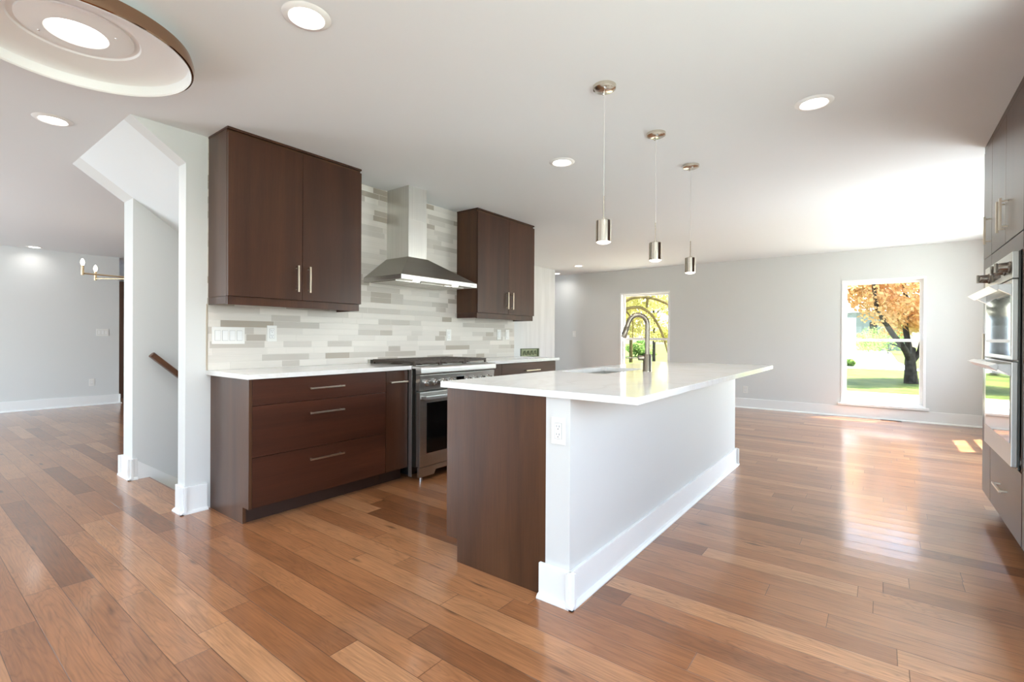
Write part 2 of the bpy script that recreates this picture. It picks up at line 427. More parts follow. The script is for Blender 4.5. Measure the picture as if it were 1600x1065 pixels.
# ------------------------------------------------------------------ mesh builder
class MB:
    def __init__(s): s.bm = bmesh.new()
    def box(s, x0, x1, y0, y1, z0, z1, bev=0.0, seg=2):
        b = bmesh.new()
        vs = [b.verts.new((x, y, z)) for x in (x0, x1) for y in (y0, y1) for z in (z0, z1)]
        for f in ((0, 1, 3, 2), (4, 6, 7, 5), (0, 4, 5, 1), (2, 3, 7, 6), (0, 2, 6, 4), (1, 5, 7, 3)):
            b.faces.new([vs[i] for i in f])
        if bev:
            bmesh.ops.bevel(b, geom=list(b.edges), offset=bev, segments=seg, profile=0.7, affect='EDGES')
        s._merge(b); return s
    def prism(s, pts, axis, a0, a1, bev=0.0):
        """extrude a polygon; axis 'x': pts are (y,z); 'y': (x,z); 'z': (x,y)"""
        b = bmesh.new()
        def P(p, a): return {'x': (a, p[0], p[1]), 'y': (p[0], a, p[1]), 'z': (p[0], p[1], a)}[axis]
        A = [b.verts.new(P(p, a0)) for p in pts]; B = [b.verts.new(P(p, a1)) for p in pts]
        n = len(pts)
        b.faces.new(A); b.faces.new(B[::-1])
        for i in range(n): b.faces.new((A[i], B[i], B[(i+1) % n], A[(i+1) % n]))
        bmesh.ops.recalc_face_normals(b, faces=list(b.faces))
        if bev: bmesh.ops.bevel(b, geom=list(b.edges), offset=bev, segments=2, profile=0.7, affect='EDGES')
        s._merge(b); return s
    def tube(s, pts, rad, seg=12, cap=True):
        pts = [Vector(p) for p in pts]
        rads = rad if isinstance(rad, (list, tuple)) else [rad]*len(pts)
        b = s.bm; rings = []
        t0 = (pts[1]-pts[0]).normalized()
        up = Vector((0, 0, 1)) if abs(t0.z) < 0.9 else Vector((1, 0, 0))
        nrm = t0.cross(up).normalized()
        for i, p in enumerate(pts):
            t = (pts[min(i+1, len(pts)-1)]-pts[max(i-1, 0)]).normalized()
            nrm = (nrm - t*nrm.dot(t)).normalized()
            bn = t.cross(nrm)
            rings.append([b.verts.new(p+(nrm*math.cos(2*PI*k/seg)+bn*math.sin(2*PI*k/seg))*rads[i]) for k in range(seg)])
        for i in range(len(rings)-1):
            for k in range(seg):
                b.faces.new((rings[i][k], rings[i][(k+1) % seg], rings[i+1][(k+1) % seg], rings[i+1][k]))
        if cap:
            b.faces.new(rings[0][::-1]); b.faces.new(rings[-1])
        return s
    def lathe(s, prof, c=(0, 0, 0), seg=48, axis='z'):
        """prof: list of (r, h) — closed when it starts and ends on the axis"""
        b = s.bm; c = Vector(c); rings = []
        def P(r, a, h):
            x, y = r*math.cos(a), r*math.sin(a)
            return c+Vector({'z': (x, y, h), 'y': (x, h, y), 'x': (h, x, y)}[axis])
        for r, h in prof:
            if r < 1e-6: rings.append([b.verts.new(P(0, 0, h))])
            else: rings.append([b.verts.new(P(r, 2*PI*k/seg, h)) for k in range(seg)])
        for i in range(len(rings)-1):
            A, B = rings[i], rings[i+1]
            for k in range(seg):
                k2 = (k+1) % seg
                if len(A) == 1 and len(B) == 1: continue
                if len(A) == 1: b.faces.new((A[0], B[k2], B[k]))
                elif len(B) == 1: b.faces.new((A[k], A[k2], B[0]))
                else: b.faces.new((A[k], A[k2], B[k2], B[k]))
        return s
    def _merge(s, b):
        me = bpy.data.meshes.new('tmp'); b.to_mesh(me); b.free()
        s.bm.from_mesh(me); bpy.data.meshes.remove(me)
    def build(s, name, mat, parent=None, smooth=False, recalc=True):
        if recalc: bmesh.ops.recalc_face_normals(s.bm, faces=list(s.bm.faces))
        if parent is not None:
            off = world_loc(parent)
            bmesh.ops.translate(s.bm, verts=list(s.bm.verts), vec=-off)
        me = bpy.data.meshes.new(name); s.bm.to_mesh(me); s.bm.free()
        me.materials.append(mat)
        if smooth:
            for p in me.polygons: p.use_smooth = True
            try: me.set_sharp_from_angle(angle=math.radians(35))
            except Exception: pass
        o = bpy.data.objects.new(name, me); COL.objects.link(o)
        if parent is not None: o.parent = parent
        return o
def world_loc(o):
    v = Vector((0, 0, 0))
    while o is not None: v += o.location; o = o.parent
    return v
def thing(name, loc, label, cat, group=None):
    o = bpy.data.objects.new(name, None); o.empty_display_size = 0.1
    o.location = loc; COL.objects.link(o)
    o['label'] = label; o['category'] = cat
    if group: o['group'] = group
    return o
def tag(o, label, cat, group=None, kind=None):
    o['label'] = label; o['category'] = cat
    if group: o['group'] = group
    if kind: o['kind'] = kind
    return o
def struct(o): o['kind'] = 'structure'; return o
def copy_tree(root, loc, label=None):
    r = root.copy(); COL.objects.link(r); r.location = loc
    if label: r['label'] = label
    for ch in root.children:
        c = ch.copy(); COL.objects.link(c); c.parent = r
        for g in ch.children:
            d = g.copy(); COL.objects.link(d); d.parent = c
    return r
def bx(name, mat, parent, *a, **k):
    return MB().box(*a, **k).build(name, mat, parent)
def handle_mb(p0, p1, out, r=0.0055, stand=0.03):
    """square bar pull from p0 to p1 standing off along `out`"""
    m = MB(); p0, p1, out = Vector(p0), Vector(p1), Vector(out)
    d = (p1-p0).normalized()
    def bar(a, b, w):
        lo = [min(a[i], b[i])-w for i in range(3)]; hi = [max(a[i], b[i])+w for i in range(3)]
        m.box(lo[0], hi[0], lo[1], hi[1], lo[2], hi[2], bev=0.0015)
    bar(p0+out*stand, p1+out*stand, r)
    for q in (p0+d*0.012, p1-d*0.012):
        bar(q+out*(r*0.2), q+out*(stand-r), r*0.8)
    return m

C = 2.44          # ceiling height
YK = 3.53         # kitchen wall face
XW = 8.69         # window wall face
YR = -1.17        # right wall face
XB = -2.6         # wall behind the camera
SL = 0.70         # soffit slope

# ================================================================== the setting
f = MB()
f.box(XB-.2, 8.85, YR-.16, 3.65, -.06, 0).box(XB-.2, 1.34, 3.65, 4.69, -.06, 0).box(4.75, 8.85, 3.65, 4.69, -.06, 0).box(XB-.2, 1.23, 4.69, 4.92, -.06, 0).box(XB-.2, 8.85, 4.92, 11.2, -.06, 0).box(4.75, 8.85, 4.69, 4.92, -.06, 0)
struct(f.build('floor', MT['floor']))
struct(MB().box(XB-.2, 8.85, YR-.16, 11.2, C, C+.1).build('ceiling', MT['ceil']))
# kitchen wall with the triangle above the stair opening
w = MB().box(1.2, 4.806, YK, YK+.12, 0, C)
w.prism([(.91, C), (1.2, C), (1.2, C-SL*.29)], 'y', YK, YK+.12)
struct(w.build('wall_kitchen', MT['wall']))
w = MB().box(1.23, 4.75, 4.69, 4.911, -1.9, C)
w.prism([(.91, C), (1.23, C), (1.23, C-SL*.32)], 'y', 4.69, 4.911)
w.box(4.75, 4.806, 3.65, 5.0, -1.9, C)
struct(w.build('wall_stairwell', MT['wall']))
sf = MB().prism([(.91, C), (4.75, C), (4.75, C-SL*3.84+.6), (4.4, C-SL*3.49)], 'y', 3.65, 4.69)
struct(sf.build('ceiling_stairwell', MT['ceil']))
st = MB()
for i in range(8):
    st.box(1.34+.26*i, 1.34+.26*(i+1), 3.65, 4.69, -1.9, -.19*(i+1)-.07, bev=0)
st.box(1.34+.26*8, 4.75, 3.65, 4.69, -1.9, -.19*8-.07)
struct(st.build('floor_stairs', MT['floor']))
struct(MB().box(4.806, 7.925, 5.0, 5.12, 0, C).build('wall_hall', MT['plaster']))

def wall_with_holes(axis, a0, a1, u0, u1, holes, z1=C):
    """axis 'x': slab between x=a0..a1 running along y; holes = (u0,u1,z0,z1) sorted"""
    m = MB()
    def b(p0, p1, q0, q1):
        if p1-p0 < 1e-4 or q1-q0 < 1e-4: return
        if axis == 'x': m.box(a0, a1, p0, p1, q0, q1)
        else: m.box(p0, p1, a0, a1, q0, q1)
    cur = u0
    for h0, h1, hz0, hz1 in holes:
        b(cur, h0, 0, z1); b(h0, h1, 0, hz0); b(h0, h1, hz1, z1); cur = h1
    b(cur, u1, 0, z1)
    return m
WR = (-.488, .473, .20, 2.005)
WL = (3.035, 4.005, .20, 2.0)
struct(wall_with_holes('x', XW, XW+.16, YR-.16, 11.2, [WR, WL]).build('wall_window', MT['wall']))
WS = (7.12, 8.07, .7, 2.31)
WD = (5.06, 6.5, .02, 2.1)
WK = (-1.2, 2.1, .85, 2.1)  # unseen opening, put in and widened so fill reaches the island
struct(wall_with_holes('y', YR-.16, YR, XB, XW, [WK, WD, WS]).build('wall_right', MT['wall']))
WB1 = (-.5, 2.5, .12, 2.15)
WB2 = (5.6, 9.0, .35, 2.15)  # back openings are unseen, put in to bring light from behind
struct(wall_with_holes('x', XB-.16, XB, YR-.16, 11.2, [WB1, WB2]).build('wall_back', MT['wall']))
struct(MB().box(XB, 2.49, 10.2, 10.32, 0, C).build('wall_living', MT['wall']))
struct(MB().box(2.49, 8.69, 11.05, 11.2, 0, C).build('wall_foyer', MT['wall']))
d1 = struct(MB().box(2.52, 3.5, 11.0, 11.045, 0.005, 2.12, bev=.004).build('door_1', MT['door_w']))

# windows: frame, two sashes, panes, sill
def window(name, axis, face, out, hole, sill=True, mull=(), single=False):
    """axis: wall normal axis; face: room-side plane; out: +1/-1 direction to outdoors"""
    h0, h1, z0, z1 = hole
    r = bpy.data.objects.new(name, None); COL.objects.link(r)
    r.location = (face, (h0+h1)/2, z0) if axis == 'x' else ((h0+h1)/2, face, z0)
    struct(r)
    def B(m, d0, d1, u0, u1, q0, q1, bev=.002):
        a, b = sorted((face+out*d0, face+out*d1))
        if axis == 'x': m.box(a, b, u0, u1, q0, q1, bev=bev)
        else: m.box(u0, u1, a, b, q0, q1, bev=bev)
    def ring(m, d0, d1, u0, u1, q0, q1, w):
        B(m, d0, d1, u0, u0+w, q0, q1); B(m, d0, d1, u1-w, u1, q0, q1)
        B(m, d0, d1, u0+w, u1-w, q0, q0+w); B(m, d0, d1, u0+w, u1-w, q1-w, q1)
    e = .001
    m = MB(); ring(m, -.008, .14, h0+e, h1-e, z0+e, z1-e, .028); m.build('window_frame', MT['vinyl'], r)
    iu0, iu1, iz0, iz1 = h0+.03, h1-.03, z0+.03, z1-.03
    if single:
        m = MB(); ring(m, .06, .1, iu0, iu1, iz0, iz1, .05)
        for q in mull: B(m, .06, .1, q-.03, q+.03, iz0+.05, iz1-.05)
        s = m.build('sash', MT['vinyl'], r)
        g = MB(); B(g, .078, .082, iu0+.045, iu1-.045, iz0+.045, iz1-.045, 0); g.build('pane', MT['pane'], s)
    else:
        zm = z0+(z1-z0)*.513
        m = MB(); ring(m, .085, .115, iu0, iu1, zm-.02, iz1, .036)
        s = m.build('sash', MT['vinyl'], r)
        g = MB(); B(g, .098, .102, iu0+.03, iu1-.03, zm+.01, iz1-.03, 0); g.build('pane', MT['pane'], s)
        m = MB(); ring(m, .05, .08, iu0, iu1, iz0, zm+.02, .036)
        s = m.build('sash', MT['vinyl'], r)
        g = MB(); B(g, .063, .067, iu0+.03, iu1-.03, iz0+.03, zm-.012, 0); g.build('pane', MT['pane'], s)
        m = MB(); B(m, .035, .05, (h0+h1)/2-.03, (h0+h1)/2+.03, zm+.005, zm+.02); m.build('sash_lock', MT['vinyl'], s)
    if sill:
        m = MB(); B(m, -.05, -.009, h0-.035, h1+.035, z0-.03, z0+.004, bev=.006)
        m.build('window_sill', MT['trim'], r)
    return r
window('window_1', 'x', XW, 1, WR)
window('window_2', 'x', XW, 1, WL)
window('window_3', 'y', YR, -1, WS)
window('window_4', 'x', XB, -1, WB1, mull=(.5, 1.5), single=True)
window('window_5', 'x', XB, -1, WB2, mull=(6.7, 7.9), single=True)
window('added_window_6', 'y', YR, -1, WK, mull=(-.1, 1.0), single=True)
window('door_2', 'y', YR, -1, WD, sill=False, mull=(5.78,), single=True)

# baseboards: board with eased top plus a shoe moulding
def base_run(m, axis, face, out, u0, u1, h=.155, z=0.0, shoe=True):
    t, s = .016, .018
    def B(d0, d1, q0, q1, bev):
        a, b = sorted((face+out*d0, face+out*d1))
        if axis == 'x': m.box(a, b, u0, u1, q0, q1, bev=bev)
        else: m.box(u0, u1, a, b, q0, q1, bev=bev)
    B(0.0, t, z, z+h, .004)
    if shoe:
        a0, a1 = face+out*t, face+out*(t+s)
        pts = [(a0, z), (a1, z), (a1, z+.006), (face+out*(t+s*.55), z+.016), (a0, z+.02)]
        if axis == 'x': m.prism(pts, 'y', u0, u1)
        else: m.prism([(p[0], p[1]) for p in pts], 'x', u0, u1)
m = MB(); base_run(m, 'x', XW, -1, YR, 11.05, .158)
struct(m.build('baseboard_window', MT['trim']))
m = MB(); base_run(m, 'y', 10.2, -1, XB, 2.49, .155)
base_run(m, 'x', 2.49, 1, 10.166, 10.32, .155)
struct(m.build('baseboard_living', MT['trim']))
m = MB(); base_run(m, 'x', 1.2, -1, YK-.034, YK+.12, .17); base_run(m, 'y', YK, -1, 1.166, 1.325, .17)
struct(m.build('baseboard_kitchen', MT['trim']))
m = MB(); base_run(m, 'x', 1.23, -1, 4.656, 4.93, .165)
base_run(m, 'y', 4.69, -1, 1.196, 1.26, .165)
m.prism([(1.2605, 0.0), (1.2605, .145), (3.0, .145-1.74*.73), (3.0, .145-1.74*.73-.9), (1.341, -.8), (1.341, 0)], 'y', 4.674, 4.689)
base_run(m, 'y', 4.911, 1, 1.196, 1.6, .165)
struct(m.build('baseboard_stairwell', MT['trim']))
m = MB(); base_run(m, 'y', 5.0, -1, 4.82, 7.925, .155); struct(m.build('baseboard_hall', MT['trim']))
m = MB(); base_run(m, 'y', YR, 1, 4.58, 5.04, .155); base_run(m, 'y', YR, 1, 6.52, XW-.035, .155)
struct(m.build('baseboard_right', MT['trim']))

# ================================================================== tile backsplash
m = MB().box(1.325, 4.669, YK-.009, YK, .9085, 2.435)
o = m.build('tile_backsplash', MT['tile'])
tag(o, 'pale grey and beige linear stone mosaic backsplash on the range wall', 'backsplash')
m = MB().box(1.318, 1.325, YK-.011, YK, .9085, 1.345); eg = m.build('metal_edge', MT['nickel']); eg.parent = o

# ================================================================== cabinets
def upper_cab(x0, x1, xd, z0, zr, label):
    yf, yb, zt = 3.229, 3.519, 2.425
    t = thing('wall_cabinet', ((x0+x1)/2, yb, zr), label, 'cabinet', 'wall cabinets beside the hood')
    bx('body', MT['side_w'], t, x0, x1, yf+.021, yb, z0, zt, bev=.001)
    bx('top_moulding', MT['dark_w'], t, x0-.002, x1+.002, yf+.004, yb, zt+.0005, C-.0005, bev=.001)
    for k, (a, b) in enumerate(((x0+.0015, xd-.0015), (xd+.0015, x1-.0015))):
        d = bx('door', MT['dark_w'], t, a, b, yf, yf+.02, z0+.002, zt-.02, bev=.0012)
        hx = xd-.043 if k == 0 else xd+.043
        handle_mb((hx, yf, 1.447), (hx, yf, 1.618), (0, -1, 0)).build('handle', MT['nickel'], d)
    # light rail under the doors: front board set back a little, and two side boards
    m = MB().box(x0+.004, x1-.012, yf+.012, yf+.03, zr, z0-.0005, bev=.001)
    m.box(x0+.002, x0+.02, yf+.03, yb, zr+.005, z0-.0005, bev=.001).box(x1-.03, x1-.012, yf+.03, yb, zr, z0-.0005, bev=.001)
    m.build('light_rail', MT['dark_w'], t)
    return t
upper_cab(1.326, 2.298, 1.814, 1.385, 1.333, 'wide dark walnut wall cabinet left of the hood, above the drawers')
upper_cab(3.669, 4.667, 4.182, 1.385, 1.329, 'dark walnut wall cabinet right of the hood, above the wall switches')

YB = 2.9875
def panel(name, mat, parent, x0, x1, z0, z1, yf=YB):
    return bx(name, mat, parent, x0, x1, yf, yf+.02, z0, z1, bev=.0012)
# three-drawer base cabinet
t = thing('drawer_cabinet', (1.85, 3.25, 0), 'dark walnut base cabinet with three wide drawers left of the range', 'cabinet')
m = MB().box(1.366, 2.349, YB+.022, YK-.001, .1, .878)
m.build('body', MT['side_w'], t)
m = MB().prism([(YB, .1), (YB, .878), (YK-.001, .878), (YK-.001, 0), (YB+.075, 0), (YB+.075, .1)], 'x', 1.346, 1.3655, bev=.0012)
m.build('end_panel', MT['side_w'], t)
bx('toe_kick', MT['toe'], t, 1.366, 2.349, YB+.085, YB+.1, 0, .0995)
for z0, z1, zh in ((.716, .872, .795), (.406, .713, .633), (.103, .403, .330)):
    d = panel('drawer', MT['dark_h'], t, 1.3675, 2.3475, z0, z1)
    handle_mb((1.728, YB, zh), (1.970, YB, zh), (0, -1, 0)).build('handle', MT['nickel'], d)
# narrow pull-out
t = thing('pull_out_cabinet', (2.457, 3.25, 0), 'narrow dark walnut pull-out cabinet between drawers and range', 'cabinet')
bx('body', MT['side_w'], t, 2.3505, 2.563, YB+.022, YK-.001, .1, .878)
bx('toe_kick', MT['toe'], t, 2.3505, 2.563, YB+.085, YB+.1, 0, .0995)
d = panel('door', MT['dark_w'], t, 2.352, 2.562, .103, .872)
handle_mb((2.379, YB, .787), (2.535, YB, .787), (0, -1, 0)).build('handle', MT['nickel'], d)
# filler + drawers right of the range
t = thing('filler_cabinet', (3.63, 3.25, 0), 'narrow dark walnut cabinet just right of the range', 'cabinet')
bx('body', MT['side_w'], t, 3.502, 3.758, YB+.022, YK-.001, .1, .878)
bx('toe_kick', MT['toe'], t, 3.502, 3.758, YB+.085, YB+.1, 0, .0995)
panel('door', MT['dark_w'], t, 3.504, 3.757, .103, .872)
t = thing('drawer_cabinet', (4.26, 3.25, 0), 'dark walnut drawer cabinet at the far right end of the range wall', 'cabinet')
bx('body', MT['side_w'], t, 3.7595, 4.755, YB+.022, YK-.001, .1, .878)
bx('toe_kick', MT['toe'], t, 3.7595, 4.755, YB+.085, YB+.1, 0, .0995)
for z0, z1, zh in ((.716, .872, .789), (.406, .713, .633), (.103, .403, .330)):
    d = panel('drawer', MT['dark_h'], t, 3.761, 4.754, z0, z1)
    handle_mb((4.143, YB, zh), (4.395, YB, zh), (0, -1, 0)).build('handle', MT['nickel'], d)
# worktops
o = MB().box(1.318, 2.564, 2.945, YK-.001, .8785, .908, bev=.003).build('worktop', MT['quartz'])
tag(o, 'white quartz worktop over the three-drawer cabinet, left of the range', 'worktop')
o = MB().box(3.50, 4.775, 2.945, YK-.001, .8785, .908, bev=.003).build('worktop', MT['quartz'])
tag(o, 'white quartz worktop right of the range, under the right wall cabinet', 'worktop')

# ================================================================== range
rx0, rx1 = 2.572, 3.486
t = thing('range_cooker', ((rx0+rx1)/2, 3.2, 0), 'stainless steel gas range with eight knobs and black grates', 'range')
m = MB().box(rx0, rx1, 2.905, YK-.012, .11, .885, bev=.002); m.build('body', MT['dark_steel'], t)
bx('side_trim', MT['steel_light'], t, rx0-.004, rx0-.0005, 2.948, 2.984, .03, .88)
m = MB().box(rx0+.02, rx1-.02, 3.0, 3.48, .03, .1095); m.build('base', MT['black'], t)
for lx in (rx0+.05, rx1-.05):
    MB().tube([(lx, 2.90, 0), (lx, 2.90, .05)], .012).build('leg', MT['chrome'], t, smooth=True)
# kick panel with the slot cut out below
m = MB().prism([(rx0, .035), (rx0+.16, .035), (rx0+.18, .07), (rx1-.18, .07), (rx1-.16, .035), (rx1, .035), (rx1, .1095), (rx0, .1095)], 'y', 2.862, 2.886, bev=.002)
m.build('kick_panel', MT['steel_x'], t)
# oven door: frame, window, handle
zd0, zd1 = .114, .70
dr = MB().box(rx0+.004, rx1-.004, 2.86, 2.904, zd0, zd1, bev=.004).build('oven_door', MT['steel_x'], t)
bx('door_window', MT['glass_black'], dr, rx0+.075, rx1-.075, 2.857, 2.8595, .215, .615, bev=.0008)
m = MB().box(rx0+.012, rx1-.012, 2.795, 2.822, .645, .675, bev=.004)
for hx in (rx0+.012, rx1-.042): m.box(hx, hx+.03, 2.822, 2.8595, .648, .672, bev=.003)
m.build('handle', MT['steel_light'], dr)
cp = MB().prism([(2.868, .715), (2.904, .715), (2.904, .835), (2.856, .835)], 'x', rx0+.002, rx1-.002, bev=.002).build('control_panel', MT['steel_x'], t)
def knob(x, mat=MT['chrome'], yy=2.8615, z=.773):
    m = MB()
    m.lathe([(0, 0), (.027, 0), (.028, -.003), (.025, -.008), (.0215, -.01), (.020, -.034), (.017, -.038), (0, -.038)], (x, yy, z), 28, 'y')
    m.box(x-.005, x+.005, yy-.046, yy-.034, z-.019, z+.019, bev=.002)
    return m
kx = [rx0+.075+.092*i for i in range(4)]+[rx1-.085-.092*i for i in range(4)][::-1]
for x in kx: knob(x).build('knob', MT['knob_steel'], cp, smooth=True)
bx('display', MT['glass_black'], cp, (rx0+rx1)/2-.045, (rx0+rx1)/2+.045, 2.8545, 2.8615, .745, .805, bev=.001)
m = MB().prism([(2.84, .852), (2.84, .89), (2.85, .9), (3.0, .903), (3.0, .8855), (2.904, .8855), (2.90, .84), (2.85, .845)], 'x', rx0-.003, rx1+.003, bev=.003)
m.build('bullnose', MT['steel_light'], t)
bx('cooktop', MT['steel_x'], t, rx0-.002, rx1+.002, 3.001, YK-.012, .8855, .905, bev=.003)
bx('back_guard', MT['steel_x'], t, rx0, rx1, YK-.045, YK-.012, .9055, .94, bev=.003)
gw = (rx1-rx0-.03)/3
for i in range(3):
    a = rx0+.015+gw*i; b = a+gw-.006
    m = MB()
    z0, z1 = .922, .944
    for (p, q, r, s) in ((a, b, 2.94, 2.956), (a, b, 3.454, 3.47), (a, a+.016, 2.956, 3.454), (b-.016, b, 2.956, 3.454), (a+.016, b-.016, 3.197, 3.213)):
        m.box(p, q, r, s, z0, z1, bev=.004)
    for yy in (3.02, 3.08, 3.14, 3.27, 3.33, 3.39):
        m.box(a+.016, b-.016, yy-.006, yy+.006, z0+.006, z1, bev=.003)
    m.box((a+b)/2-.007, (a+b)/2+.007, 2.956, 3.454, z0+.006, z1, bev=.003)
    for px in (a+.008, b-.008):
        for py in (2.948, 3.462): m.box(px-.008, px+.008, py-.008, py+.008, .9055, z0)
    m.build('grate', MT['iron'], t)
    for yy in (3.08, 3.33):
        mm = MB().lathe([(0, .018), (.03, .018), (.034, .012), (.034, .006), (.05, .004), (.05, 0), (0, 0)], ((a+b)/2, yy, .9055), 24)
        mm.build('burner', MT['iron'], t, smooth=True)

# ================================================================== range hood
hx0, hx1, hyf, hz0, hz1 = 2.527, 3.43, 3.03, 1.600, 1.637
t = thing('range_hood', (2.98, YK, hz0), 'stainless pyramid range hood with square chimney above the range', 'hood')
yb = YK-.0095
cx0, cx1, cyf = 2.771, 2.981, 3.23
b = bmesh.new()
lo = [b.verts.new(p) for p in ((hx0, hyf, hz1), (hx1, hyf, hz1), (hx1, yb, hz1), (hx0, yb, hz1))]
hi = [b.verts.new(p) for p in ((cx0-.004, cyf-.004, 1.825), (cx1+.004, cyf-.004, 1.825), (cx1+.004, yb, 1.825), (cx0-.004, yb, 1.825))]
b.faces.new(lo[::-1]); b.faces.new(hi)
for i in range(4): b.faces.new((lo[i], lo[(i+1) % 4], hi[(i+1) % 4], hi[i]))
m = MB(); m._merge(b)
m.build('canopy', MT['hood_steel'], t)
lip = MB()
lip.box(hx0, hx1, hyf, hyf+.012, hz0, hz1-.0005, bev=.001).box(hx0, hx0+.012, hyf+.012, yb, hz0, hz1-.0005).box(hx1-.012, hx1, hyf+.012, yb, hz0, hz1-.0005)
lip = lip.build('lip', MT['steel_light'], t)
m = MB()
for k in range(5): m.box(3.335+.011*k, 3.335+.011*k+.007, hyf-.0008, hyf+.0005, 1.614, 1.620)
m.build('badge_lettering', MT['slot'], lip)
und = bx('underside_panel', MT['steel_x'], t, hx0+.012, hx1-.012, hyf+.012, yb, hz0+.004, hz0+.012)
for k in range(3):
    a = hx0+.04+.275*k
    m = MB().box(a, a+.265, hyf+.12, yb-.05, hz0-.004, hz0+.0035, bev=.002)
    m.build('filter', MT['steel_x'], und)
for lx in (hx0+.22, hx1-.22):
    m = MB().lathe([(0, -.003), (.026, -.003), (.03, .0035), (0, .0035)], (lx, hyf+.07, hz0), 24)
    m.build('lamp', MT['led'], und)
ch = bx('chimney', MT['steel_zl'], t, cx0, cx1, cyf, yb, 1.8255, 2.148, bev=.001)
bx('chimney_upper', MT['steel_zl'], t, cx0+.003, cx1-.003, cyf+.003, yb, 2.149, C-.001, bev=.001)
for lx in (hx0+.22, hx1-.22):
    l = bpy.data.lights.new('hood_lamp_light', 'SPOT'); l.energy = 1.5; l.color = (1, .93, .82); l.spot_size = 1.9; l.spot_blend = .6; l.shadow_soft_size = .025
    lo_ = bpy.data.objects.new('hood_lamp_light', l); lo_.location = (lx, hyf+.07, hz0-.012); COL.objects.link(lo_)

# ================================================================== island
ix0, ix1, iy0, iy1 = 1.757, 4.673, .738, 1.797
t = thing('kitchen_island', (3.2, 1.4, 0), 'kitchen island base with dark walnut end panel and white half wall', 'island')
m = MB().box(1.78, 4.69, 1.043, 1.165, 0, .8775)
m.build('half_wall', MT['island_paint'], t)
m = MB().prism([(1.166, 0), (1.166, .877), (1.775, .877), (1.775, .115), (1.70, .115), (1.70, 0)], 'x', 1.785, 1.8045, bev=.0012)
m.build('end_panel', MT['side_w'], t)
m = MB().box(1.805, 2.74, 1.166, 1.753, .115, .877).box(2.741, 3.56, 1.166, 1.753, .115, .62).box(3.561, 4.68, 1.166, 1.753, .115, .877)
m.build('body', MT['side_w'], t)
bx('toe_kick', MT['toe'], t, 1.805, 4.68, 1.68, 1.70, 0, .1145)
for a, b_ in ((1.789, 2.26), (2.262, 2.74), (2.742, 3.15), (3.152, 3.56), (3.562, 4.12), (4.122, 4.678)):
    d = bx('door', MT['dark_w'], t, a, b_, 1.755, 1.775, .118, .62 if b_ < 2.8 else .872, bev=.0012)
    handle_mb((b_-.05, 1.775, .42), (b_-.05, 1.775, .58), (0, 1, 0)).build('handle', MT['nickel'], d)
    if b_ < 2.8:
        d = bx('drawer', MT['dark_h'], t, a, b_, 1.755, 1.775, .624, .872, bev=.0012)
        handle_mb(((a+b_)/2-.1, 1.775, .75), ((a+b_)/2+.1, 1.775, .75), (0, 1, 0)).build('handle', MT['nickel'], d)
m = MB()
base_run(m, 'y', 1.043, -1, 1.746, 4.724, .15); base_run(m, 'x', 1.78, -1, 1.009, 1.19, .15); base_run(m, 'x', 4.69, 1, 1.009, 1.19, .15)
m.build('baseboard', MT['trim'], t)
# island worktop with the sink cut-out
sx0, sx1, sy0, sy1 = 2.80, 3.46, 1.39, 1.72
m = MB()
def slab_hole(m, z0, z1):
    b = bmesh.new()
    O = [(ix0, iy0), (ix1, iy0), (ix1, iy1), (ix0, iy1)]
    I = []
    r = .03
    for (cx, cy, a0) in ((sx0+r, sy0+r, PI), (sx1-r, sy0+r, 1.5*PI), (sx1-r, sy1-r, 0), (sx0+r, sy1-r, .5*PI)):
        for k in range(5): I.append((cx+r*math.cos(a0+k*PI/8), cy+r*math.sin(a0+k*PI/8)))
    for z in (z0, z1):
        ov = [b.verts.new((*p, z)) for p in O]; iv = [b.verts.new((*p, z)) for p in I]
        for q in range(4):
            c = iv[q*5:(q+1)*5]
            nx = iv[((q+1)*5) % 20]
            b.faces.new([ov[q]]+c[::-1][::1]) if False else None
            for k in range(4): b.faces.new((ov[q], c[k], c[k+1]))
            b.faces.new((ov[q], c[4], nx, ov[(q+1) % 4]))
        if z == z0: ov0, iv0 = ov, iv
    for i in range(4): b.faces.new((ov0[i], ov0[(i+1) % 4], ov[(i+1) % 4], ov[i]))
    for i in range(20): b.faces.new((iv0[i], iv[i], iv[(i+1) % 20], iv0[(i+1) % 20]))
    bmesh.ops.recalc_face_normals(b, faces=list(b.faces))
    be = [e for e in b.edges if len(e.link_faces) == 2 and e.calc_face_angle(0) > 1.0]
    bmesh.ops.bevel(b, geom=be, offset=.002, segments=2, profile=.7, affect='EDGES')
    m._merge(b)
slab_hole(m, .8785, .908)
o = m.build('worktop', MT['quartz'])
tag(o, 'large white quartz island top with an overhang and undermount sink cutout', 'worktop')
# undermount sink
t = thing('sink', ((sx0+sx1)/2, (sy0+sy1)/2, .66), 'stainless undermount sink set in the white island top', 'sink')
m = MB()
ox0, ox1, oy0, oy1 = sx0-.008, sx1+.008, sy0-.008, sy1+.008
m.box(ox0, ox1, oy0, oy1, .66, .664).box(ox0, ox0+.004, oy0, oy1, .664, .878).box(ox1-.004, ox1, oy0, oy1, .664, .878)
m.box(ox0+.004, ox1-.004, oy0, oy0+.004, .664, .878).box(ox0+.004, ox1-.004, oy1-.004, oy1, .664, .878)
m.build('basin', MT['steel_x'], t)
MB().lathe([(0, .004), (.04, .004), (.045, 0), (0, 0)], ((sx0+sx1)/2, (sy0+sy1)/2, .6645), 28).build('drain', MT['chrome'], t, smooth=True)
